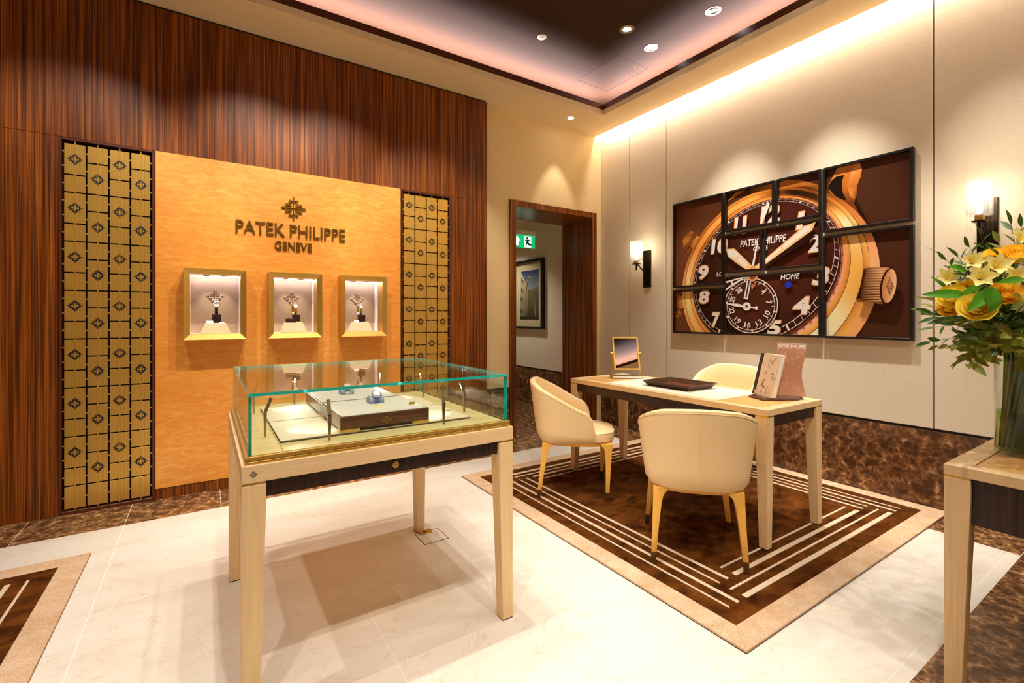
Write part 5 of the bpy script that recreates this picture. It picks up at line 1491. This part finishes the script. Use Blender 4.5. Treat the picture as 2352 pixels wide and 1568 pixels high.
flat([(px_ - 0.046, pz_ + 0.012), (px_ - 0.040, pz_ + 0.004), (px_ - 0.022, pz_ + 0.022), (px_ - 0.014, pz_ + 0.012), (px_ - 0.030, pz_ - 0.045), (px_ - 0.018, pz_ - 0.050), (px_ + 0.004, pz_ - 0.012), (px_ + 0.026, pz_ - 0.028), (px_ + 0.062, pz_ - 0.028), (px_ + 0.062, pz_ - 0.040), (px_ + 0.020, pz_ - 0.042), (px_ + 0.006, pz_ - 0.030), (px_ + 0.018, pz_ + 0.010), (px_ + 0.034, pz_ + 0.010), (px_ + 0.048, pz_ + 0.026), (px_ + 0.040, pz_ + 0.032), (px_ + 0.016, pz_ + 0.034), (px_ - 0.026, pz_ + 0.034)], 'running_figure', 'exit_green')
for xx in (3.15, 3.44):
    MB().tube([(xx, EY, 2.332), (xx, EY, 2.574)], 0.0018, 6).build('hanging_wire', 'gunmetal', ex)
MB().tube([(3.47, EY, 2.332), (3.485, EY, 2.40), (3.475, EY, 2.574)], 0.004, 6).build('cable', 'white_plastic', ex)

# ================================================================== VASE OF FLOWERS
def bq(u, v, d): return at(u, v, d + 0.09)
VC = Vector((2.445, 0.392, ZT))
vs = thing('vase', 'tall clear glass cylinder vase of flower stems on the console table', 'vase', tuple(VC))
MB().lathe([(0.084, 0.0004), (0.088, 0.004), (0.088, 0.335), (0.0865, 0.338), (0.085, 0.335), (0.085, 0.014), (0.0, 0.013)], tuple(VC), 40, cap=False).build('glass_wall', 'clear_glass', vs, smooth=True)
MB().lathe([(0.0, 0.0145), (0.0845, 0.0145), (0.0845, 0.150), (0.0, 0.150)], tuple(VC), 40, cap=False).build('water', 'water', vs, smooth=True)
BC = VC + Vector((0, 0, 0.50))       # heart of the bouquet
rf = random.Random(11)
import numpy as np
from mathutils.bvhtree import BVHTree
class Clear:                              # what is already standing in the vase, for placing the next piece clear of it
    def __init__(s): s.lo = np.empty((6000, 3)); s.hi = np.empty((6000, 3)); s.t = []; s.o = []; s.w = []
    def add(s, V, F, owner, wt=1.0):
        n = len(s.t); A = np.array([tuple(v) for v in V]); s.lo[n] = A.min(0); s.hi[n] = A.max(0)
        s.t.append(BVHTree.FromPolygons([tuple(v) for v in V], F)); s.o.append(owner); s.w.append(wt)
    def cost(s, V, F, owner, stop=1e9):
        n = len(s.t)
        if not n: return 0.0
        A = np.array([tuple(v) for v in V]); lo, hi = A.min(0), A.max(0)
        idx = np.nonzero(((s.lo[:n] <= hi) & (s.hi[:n] >= lo)).all(1))[0]
        tr = None; c = 0.0
        for i in idx:
            if s.o[i] is owner: continue
            if tr is None: tr = BVHTree.FromPolygons([tuple(v) for v in V], F)
            if s.t[i].overlap(tr):
                c += s.w[i]
                if c >= stop: return c
        return c
CL = Clear()
gw = [o for o in vs.children if o.name.startswith('glass_wall')][0].data
CL.add([v.co + VC for v in gw.vertices], [list(p.vertices) for p in gw.polygons], vs, 20)
# every stem gets a slot of its own in one gently twisted sheaf
NS = 126
SLOT = [(0.077 * math.sqrt((i + 0.5) / NS), i * 2.399963) for i in range(NS)]
def stem_path(head):
    d = head - VC; d.z = 0
    want = d * min(1.0, 0.060 / max(d.length, 1e-6)) if d.length > 0.01 else Vector((0, 0, 0))
    k = min(range(len(SLOT)), key=lambda i: (Vector((SLOT[i][0] * 0.82 * math.cos(SLOT[i][1]), SLOT[i][0] * 0.82 * math.sin(SLOT[i][1]), 0)) - want).length)
    r, a = SLOT.pop(k)
    tw = R(38)
    base = VC + Vector((r * math.cos(a - tw), r * math.sin(a - tw), 0.02))
    neck = VC + Vector((r * 0.82 * math.cos(a), r * 0.82 * math.sin(a), 0.335))
    return base, neck
HEADS = []
def clear_head(head, off, rad, away=None):
    away = away or (head - Vector((0, 0, H))).normalized()      # slide along the line of sight
    for k in range(0, 26):
        p = head + away * (0.010 * ((k + 1) // 2) * (1 if k % 2 else -1))
        if all((p + off - c).length > rad + q for c, q in HEADS): break
    HEADS.append((p + off, rad)); return p
QSTEM, QSPRIG = [], []
def bez(p, n=8):
    a, b, c, d = p
    return [a * (1 - t) ** 3 + b * 3 * t * (1 - t) ** 2 + c * 3 * t * t * (1 - t) + d * t ** 3 for t in [i / n for i in range(n + 1)]]
def grow(base, neck, ends, r, r1, t, n):
    # try several bends and keep the one that runs clear of the blossoms and the other stems
    best = None
    run = (neck - base).normalized()
    for k in range(40):
        j = Vector((rf.uniform(-1, 1), rf.uniform(-1, 1), rf.uniform(-0.6, 1))) * (0.012 * min(k, 9) / 2)
        c1, c2, end = ends(j, run)
        cur = bez((neck, c1, c2, end), n)
        pts = [base.lerp(neck, i / 4) for i in range(4)] + cur
        mb = MB().tube(pts, r, 6, r1=r1)
        c = CL.cost(mb.v, mb.f, t, 1e9 if best is None else best[0])
        if best is None or c < best[0]: best = (c, mb, cur)
        if c == 0: break
    CL.add(best[1].v, best[1].f, t, 1.0)
    best[1].build('stem', 'stem_green', t, smooth=True)
    return best[2]
def stem(head, axis, t, r=0.0036, mat='stem_green'):
    QSTEM.append((head.copy(), axis.copy(), t, r))
def run_stem(head, axis, t, r):
    base, neck = stem_path(head)
    L = (head - neck).length
    grow(base, neck, lambda j, run: (neck + run * L * 0.35 + j, head - axis * min(0.06, L * 0.4) + j * 0.6, head), r, r * 0.7, t, 9)
def basis(axis):
    axis = axis.normalized(); u = axis.cross(Vector((0, 0, 1)))
    if u.length < 0.05: u = axis.cross(Vector((1, 0, 0)))
    u.normalize(); return u, axis.cross(u), axis
def rose(head, axis, r, mat, label, away=None):
    head = clear_head(head, axis.normalized() * r * 0.2, r * 1.08, away)
    t = thing('rose', label, 'flower', tuple(head), 0, 'yellow flowers in the vase')
    u, v, a = basis(axis); mb = MB()
    for l, (n, rad, h, curl, tilt) in enumerate(((3, 0.20, 1.08, -0.06, 0.0), (4, 0.38, 1.06, 0.02, 0.3), (5, 0.56, 1.0, 0.14, 0.5), (6, 0.74, 0.90, 0.30, 0.1), (7, 0.92, 0.72, 0.46, 0.4))):
        for k in range(n):
            ph0 = 2 * math.pi * k / n + tilt + l; span = math.pi / n * 1.30; hv = rf.uniform(0.88, 1.06)
            rows = []
            for j in range(6):
                q = j / 5; row = []
                for i in range(7):
                    s = -1 + 2 * i / 6; ph = ph0 + s * span
                    rr = r * rad * (0.22 + 0.78 * math.sin(min(1, q * 1.1) * math.pi / 2)) + r * curl * max(0, q - 0.6) ** 1.5 * 2.2 + r * 0.03 * s
                    hh = r * h * hv * (1.25 * q - 0.45 - 0.22 * s * s * q * q - (0.35 * curl) * max(0, q - 0.7))
                    row.append(tuple(head + u * rr * math.cos(ph) + v * rr * math.sin(ph) + a * hh))
                rows.append(row)
            mb.loft(rows, 0, False, False)
    CL.add(mb.v, mb.f, t, 10); mb.build('blossom', mat, t, smooth=True, recalc=False)
    stem(head - a * r * 0.4, a, t)
def lily(head, axis, L, label):
    head = clear_head(head, axis.normalized() * L * 0.5, L * 0.72)
    t = thing('alstroemeria', label, 'flower', tuple(head), 0, 'yellow flowers in the vase')
    u, v, a = basis(axis); mb = MB(); sp_ = MB(); r0 = rf.uniform(0, 1)
    for k in range(6):
        ph = 2 * math.pi * k / 6 + r0; rd = u * math.cos(ph) + v * math.sin(ph); tg = -u * math.sin(ph) + v * math.cos(ph)
        w0 = 0.33 if k % 2 else 0.24; rows = []
        for j in range(8):
            q = j / 7
            c = head + a * L * (1.05 * q - 0.40 * q * q) + rd * L * (0.08 + 0.25 * q + 0.45 * q * q)
            wdt = L * w0 * math.sin(math.pi * min(1, 0.10 + 0.86 * q ** 0.85)) + L * 0.02
            rows.append([tuple(c + tg * wdt * s + a * L * 0.07 * s * s) for s in (-1, -0.5, 0, 0.5, 1)])
        mb.loft(rows, 0, False, False)
        if k % 2 == 0:
            for m_ in range(7):
                q = 0.35 + 0.05 * m_; c = head + a * L * (1.05 * q - 0.40 * q * q + 0.03) + rd * L * (0.08 + 0.25 * q + 0.45 * q * q) + tg * L * 0.07 * math.sin(m_ * 2.3)
                sp_.add([tuple(c + rd * L * 0.03), tuple(c + tg * L * 0.012), tuple(c - rd * L * 0.03), tuple(c - tg * L * 0.012)], [(0, 1, 2, 3)])
    CL.add(mb.v, mb.f, t, 10); mb.build('petals', 'lily_yellow', t, smooth=True, recalc=False)
    sp_.build('speckles', 'lily_speck', t, recalc=False)
    stm = MB()
    for k in range(5):
        ph = k * 1.3; rd = u * math.cos(ph) + v * math.sin(ph)
        stm.tube([head, head + a * L * 0.4 + rd * L * 0.08, head + a * L * 0.62 + rd * L * 0.2], L * 0.012, 5)
    stm.build('stamens', 'rose_yellow', t)
    stem(head, a, t, 0.0030)
def mum(head, axis, r, mat, label, away=None):
    head = clear_head(head, Vector((0, 0, 0)), r * 1.06, away)
    t = thing('chrysanthemum', label, 'flower', tuple(head), 0, 'yellow flowers in the vase')
    u, v, a = basis(axis); mb = MB()
    for l in range(7):
        th = R(12 + l * 14); n = 6 + l * 4
        for k in range(n):
            ph = 2 * math.pi * (k + 0.5 * (l % 2)) / n
            rd = u * math.cos(ph) + v * math.sin(ph); tg = -u * math.sin(ph) + v * math.cos(ph)
            d = a * math.cos(th) + rd * math.sin(th); e = a * math.sin(th) * -1 + rd * math.cos(th)
            p0 = head + d * r * 0.35; p1 = head + d * r * 0.8 + e * r * 0.05; p2 = head + d * r * (1.0 + 0.05 * rf.uniform(-1, 1)) - e * r * 0.02
            w0 = r * 0.13
            mb.add([tuple(p0 - tg * w0 * 0.5), tuple(p0 + tg * w0 * 0.5), tuple(p1 + tg * w0), tuple(p2 + e * r * 0.06), tuple(p1 - tg * w0)], [(0, 1, 2, 3, 4)])
    CL.add(mb.v, mb.f, t, 10); mb.build('blossom', mat, t, recalc=False)
    stem(head - a * r * 0.3, a, t)
def outward(p):
    d = p - (BC - Vector((0, 0, 0.12))); return d.normalized()
for k, (u, v, d, r, m_, lab) in enumerate(((2190, 688, 1.46, 0.040, 'rose_yellow', 'large yellow rose low on the wall-panel side of the bouquet'), (2178, 712, 1.50, 0.030, 'rose_orange', 'small orange-yellow rose tucked below a large yellow rose'),
        (2240, 712, 1.40, 0.042, 'rose_yellow', 'open yellow rose at the front foot of the bouquet'), (2310, 679, 1.38, 0.038, 'rose_orange', 'orange-yellow rose behind a bright broad leaf'),
        (2334, 592, 1.42, 0.040, 'rose_orange', 'orange-yellow rose high in the bouquet under the tall sprigs'))):
    p = bq(u, v, d); ax = (outward(p) * 0.6 - FW * 0.5 + Vector((0, 0, 0.35)))
    rose(p, ax, r, m_, lab)
for (u, v, d, L, lab) in ((2284, 618, 1.40, 0.050, 'open pale yellow alstroemeria at the centre of the bouquet'), (2250, 642, 1.39, 0.048, 'drooping pale yellow alstroemeria over an orange pompom'), (2231, 606, 1.44, 0.042, 'half-open pale yellow alstroemeria by an upright bright leaf'),
                     (2338, 556, 1.44, 0.048, 'topmost pale yellow alstroemeria beneath the tall sprigs'), (2326, 640, 1.37, 0.040, 'pale yellow alstroemeria above the broad striped leaf'), (2172, 642, 1.50, 0.044, 'outermost pale yellow alstroemeria reaching towards the pictures')):
    p = bq(u, v, d); lily(p, outward(p) * 0.6 - FW * 0.7 + Vector((rf.uniform(-.2, .2), rf.uniform(-.2, .2), 0.1)), L, lab)
for (u, v, d, r, m_, lab) in ((2221, 660, 1.44, 0.034, 'mum_yellow', 'orange-yellow pompom under a drooping alstroemeria'), (2268, 698, 1.39, 0.034, 'mum_yellow', 'round yellow pompom beside the broad striped leaf'), (2281, 592, 1.48, 0.036, 'mum_yellow', 'yellow pompom behind the central alstroemeria')):
    p = bq(u, v, d); mum(p, outward(p) - FW * 0.5, r, m_, lab)
# far side of the bouquet
for k in range(15):
    a = R(-115 + k * 16); rr = rf.uniform(0.13, 0.22); p = BC + Vector((rr * math.cos(a), rr * math.sin(a), rf.uniform(-0.04, 0.16)))
    if k % 2: rose(p, outward(p), 0.038, 'rose_yellow', 'yellow rose on the side of the bouquet turned from the display case', outward(p))
    else: mum(p, outward(p), 0.034, 'mum_yellow', 'yellow pompom on the side of the bouquet turned from the display case', outward(p))
# leaves
def leaf_mesh(name, mat, w, fold=0.18, droop=0.12):
    rows = []
    for j in range(7):
        q = j / 6; wd_ = w * math.sin(math.pi * (0.04 + 0.94 * q) ** 0.85) * (1 if q < 1 else 0.15) + 0.004
        rows.append([(q, s * wd_, -droop * q * q + fold * wd_ * abs(s)) for s in (-1, -0.5, 0, 0.5, 1)])
    return MB().loft(rows, 0, False, False).build(name, mat, None, smooth=True, recalc=False, link=False)
LEAF = {'ruscus': leaf_mesh('leaf', 'leaf_dark', 0.15), 'olive': leaf_mesh('leaf', 'leaf_olive', 0.17), 'bright': leaf_mesh('leaf', 'leaf_bright', 0.13), 'broad': leaf_mesh('leaf', 'leaf_bright', 0.26)}
LV = {k: ([v.co.copy() for v in m.vertices], [list(p.vertices) for p in m.polygons]) for k, m in LEAF.items()}
def leaf_matrix(p, d, up, L):
    d = d.normalized(); y = up.cross(d)
    if y.length < 0.05: y = Vector((1, 0, 0)).cross(d)
    y.normalize(); z = d.cross(y)
    M = Matrix((d * L, y * L, z * L)).transposed().to_4x4(); M.translation = p
    return M
def put_leaf(kind, cands, parent):
    best = None
    for M in cands:
        V = [M @ v for v in LV[kind][0]]
        c = CL.cost(V, LV[kind][1], parent, 1e9 if best is None else best[0])
        if best is None or c < best[0]: best = (c, M, V)
        if c == 0: break
    CL.add(best[2], LV[kind][1], parent, 2.0)
    o = bpy.data.objects.new('leaf', LEAF[kind]); COL.objects.link(o); o.parent = parent
    M = best[1].copy(); M.translation = M.translation - Vector(parent['_o'])
    o.matrix_local = M
    return best[1]
def sprig(tip, kind, L, n, label, start=0.40):
    t = thing('leafy_sprig', label, 'foliage', tuple(VC + Vector((0, 0, 0.34))), 0, 'greenery in the vase')
    QSPRIG.append((tip, kind, L, n, start, t))
def sprig_stem(tip, kind, L, n, start, t):
    base, neck = stem_path(tip)
    D = (tip - neck).length
    def ends(j, run):
        mid = neck.lerp(tip, 0.50) + Vector((0, 0, 0.05)) + j
        return neck + run * D * 0.3 + j * 0.5, mid, tip + j * 0.25
    cur = grow(base, neck, ends, 0.0030, 0.0007, t, 12)
    return (cur, kind, L, n, start, t)
def sprig_leaves(cur, kind, L, n, start, t):
    for k in range(n):
        f0 = start + (1 - start) * (k / max(1, n - 1))
        def cands():
            for m in range(44):
                f = min(0.999, max(start * 0.8, f0 + (rf.uniform(-0.06, 0.06) if m > 3 and k < n - 1 else 0)))
                i = min(11, int(f * 12)); q = f * 12 - i
                p = cur[i].lerp(cur[i + 1], min(1, q)); tg = (cur[i + 1] - cur[i]).normalized()
                sd = tg.cross(Vector((0, 0, 1))); sd = sd.normalized() if sd.length > 0.05 else Vector((1, 0, 0))
                up = sd.cross(tg); s = (1 if k % 2 else -1) * (1 if m < 22 else rf.choice((-1, 1)))
                w_ = 0.5 + 0.02 * m
                d = tg * rf.uniform(0.5, 1.1) + sd * s * rf.uniform(0.3, 1.0) + up * rf.uniform(-w_, w_ + 0.1)
                if k == n - 1: d = tg + Vector((rf.uniform(-1, 1), rf.uniform(-1, 1), rf.uniform(-1, 1))) * 0.02 * m
                yield leaf_matrix(p, d, outward(p) + Vector((rf.uniform(-.6, .6), rf.uniform(-.6, .6), rf.uniform(-.3, .7))), L * rf.uniform(0.8, 1.2) * (1 - 0.012 * m))
        put_leaf(kind, cands(), t)
T = 'sprig of narrow dark leaves '
for (u, v, d, k_, L, n, lab) in ((2322, 514, 1.50, 'ruscus', 0.050, 17, T + 'rising tallest in front of the sconce'), (2346, 522, 1.52, 'ruscus', 0.050, 15, T + 'rising beside the tallest sprig'),
        (2223, 566, 1.48, 'ruscus', 0.045, 16, T + 'crossing below the sconce plate'), (2156, 588, 1.52, 'ruscus', 0.048, 15, T + 'reaching out level with the sconce plate'),
        (2252, 540, 1.55, 'ruscus', 0.045, 14, T + 'just under the sconce crystals'), (2290, 556, 1.46, 'olive', 0.050, 13, 'olive leafy sprig above the yellow pompom'),
        (2130, 716, 1.50, 'ruscus', 0.055, 14, T + 'reaching out lowest towards the pictures'), (2160, 742, 1.44, 'ruscus', 0.050, 14, T + 'hanging under the small orange rose'),
        (2205, 836, 1.46, 'olive', 0.048, 11, 'drooping olive sprig with its tip hanging free beside the vase'), (2226, 790, 1.38, 'olive', 0.055, 13, 'olive leafy sprig drooping under the open yellow rose'),
        (2275, 800, 1.36, 'olive', 0.060, 13, 'olive leafy sprig hanging over the vase rim'), (2320, 770, 1.34, 'olive', 0.065, 13, 'broad olive sprig below the orange-yellow rose'),
        (2345, 800, 1.36, 'olive', 0.060, 12, 'olive leafy sprig drooping at the front of the vase neck'), (2340, 690, 1.30, 'olive', 0.055, 12, 'star-leaved olive sprig beside the orange-yellow rose'),
        (2350, 610, 1.34, 'olive', 0.050, 12, 'grey-green sprig beside the high orange-yellow rose'), (2215, 745, 1.40, 'olive', 0.050, 12, 'olive sprig between the low roses'),
        (2295, 745, 1.36, 'ruscus', 0.055, 13, T + 'below the round pompom'), (2250, 770, 1.45, 'ruscus', 0.055, 13, T + 'deep under the open rose'),
        (2300, 720, 1.44, 'ruscus', 0.055, 14, T + 'filling the dark heart of the bouquet'), (2330, 735, 1.45, 'ruscus', 0.055, 14, T + 'filling the shade under the orange rose'), (2240, 690, 1.52, 'ruscus', 0.055, 14, T + 'deep between the roses'), (2200, 660, 1.55, 'ruscus', 0.050, 14, T + 'deep behind the outer alstroemeria')):
    tip = bq(u, v, d)
    sprig(tip, k_, L, n, lab)
for k in range(20):                       # leafy skirt round the vase neck
    u_, v_, d_ = rf.uniform(2205, 2352), rf.uniform(735, 838), rf.uniform(1.34, 1.46)
    sprig(bq(u_, v_, d_), 'olive' if k % 3 else 'ruscus', rf.uniform(0.05, 0.066), 14, ('olive' if k % 3 else 'dark') + ' leafy sprig in the drooping skirt of leaves round the vase neck', 0.42)
for k in range(12):                       # dark filler among the blossoms
    u_, v_, d_ = rf.uniform(2185, 2352), rf.uniform(560, 735), rf.uniform(1.46, 1.58)
    sprig(bq(u_, v_, d_), 'ruscus', 0.055, 16, 'dark leafy sprig filling the gaps between the blossoms', 0.45)
for k in range(30):
    a = R(-120 + k * 8.2); e = rf.uniform(-0.14, 0.22); rr = 0.30 - 0.25 * abs(e) + rf.uniform(-0.03, 0.03)
    tip = BC + Vector((rr * math.cos(a), rr * math.sin(a), e))
    sprig(tip, 'ruscus' if k % 2 else 'olive', 0.052, 12, ('dark' if k % 2 else 'olive') + ' leafy sprig on the side of the bouquet turned from the display case')
B = 'bright green strap leaf '
STRAPS = []
for (u0, v0, d0, u1, v1, d1, kd, lab) in ((2281, 660, 1.38, 2232, 708, 1.34, 'bright', B + 'slanting over the open yellow rose'), (2283, 662, 1.36, 2281, 712, 1.33, 'broad', 'broad bright green leaf hanging in the middle of the bouquet'), (2222, 676, 1.45, 2128, 672, 1.46, 'bright', B + 'pointing far out towards the pictures'),
        (2220, 622, 1.46, 2184, 609, 1.46, 'broad', B + 'above the outermost alstroemeria'), (2180, 668, 1.50, 2145, 634, 1.50, 'bright', B + 'curling up at the outer edge'), (2256, 604, 1.46, 2234, 582, 1.44, 'broad', B + 'standing up under the sprigs'),
        (2255, 655, 1.41, 2207, 678, 1.40, 'bright', B + 'below the drooping alstroemeria'), (2352, 640, 1.33, 2300, 645, 1.32, 'bright', B + 'beside the high alstroemeria')):
    t = thing('strap_leaf', lab, 'foliage', tuple(VC + Vector((0, 0, 0.34))), 0, 'greenery in the vase')
    def cands():
        for m in range(40):
            dd = -0.006 * ((m + 1) // 2) * (1 if m % 2 else -0.5)
            p, q = bq(u0, v0, d0 + dd), bq(u1, v1, d1 + dd)
            yield leaf_matrix(p, q - p, -FW + Vector((0, 0, 0.6)) + Vector((rf.uniform(-1, 1), rf.uniform(-1, 1), rf.uniform(-1, 1))) * 0.02 * m, (q - p).length * 1.05)
    M = put_leaf(kd, cands(), t)
    STRAPS.append((M.translation.copy(), t))
for a_ in QSTEM: run_stem(*a_)
for p, t in STRAPS:
    base, neck = stem_path(p); D = (p - neck).length
    grow(base, neck, lambda j, run: (neck + run * D * 0.35 + j, p.lerp(neck, 0.25) + FW * 0.02 + j, p), 0.0020, 0.0014, t, 9)
GROWN = [sprig_stem(*a_) for a_ in QSPRIG]
for a_ in GROWN: sprig_leaves(*a_)
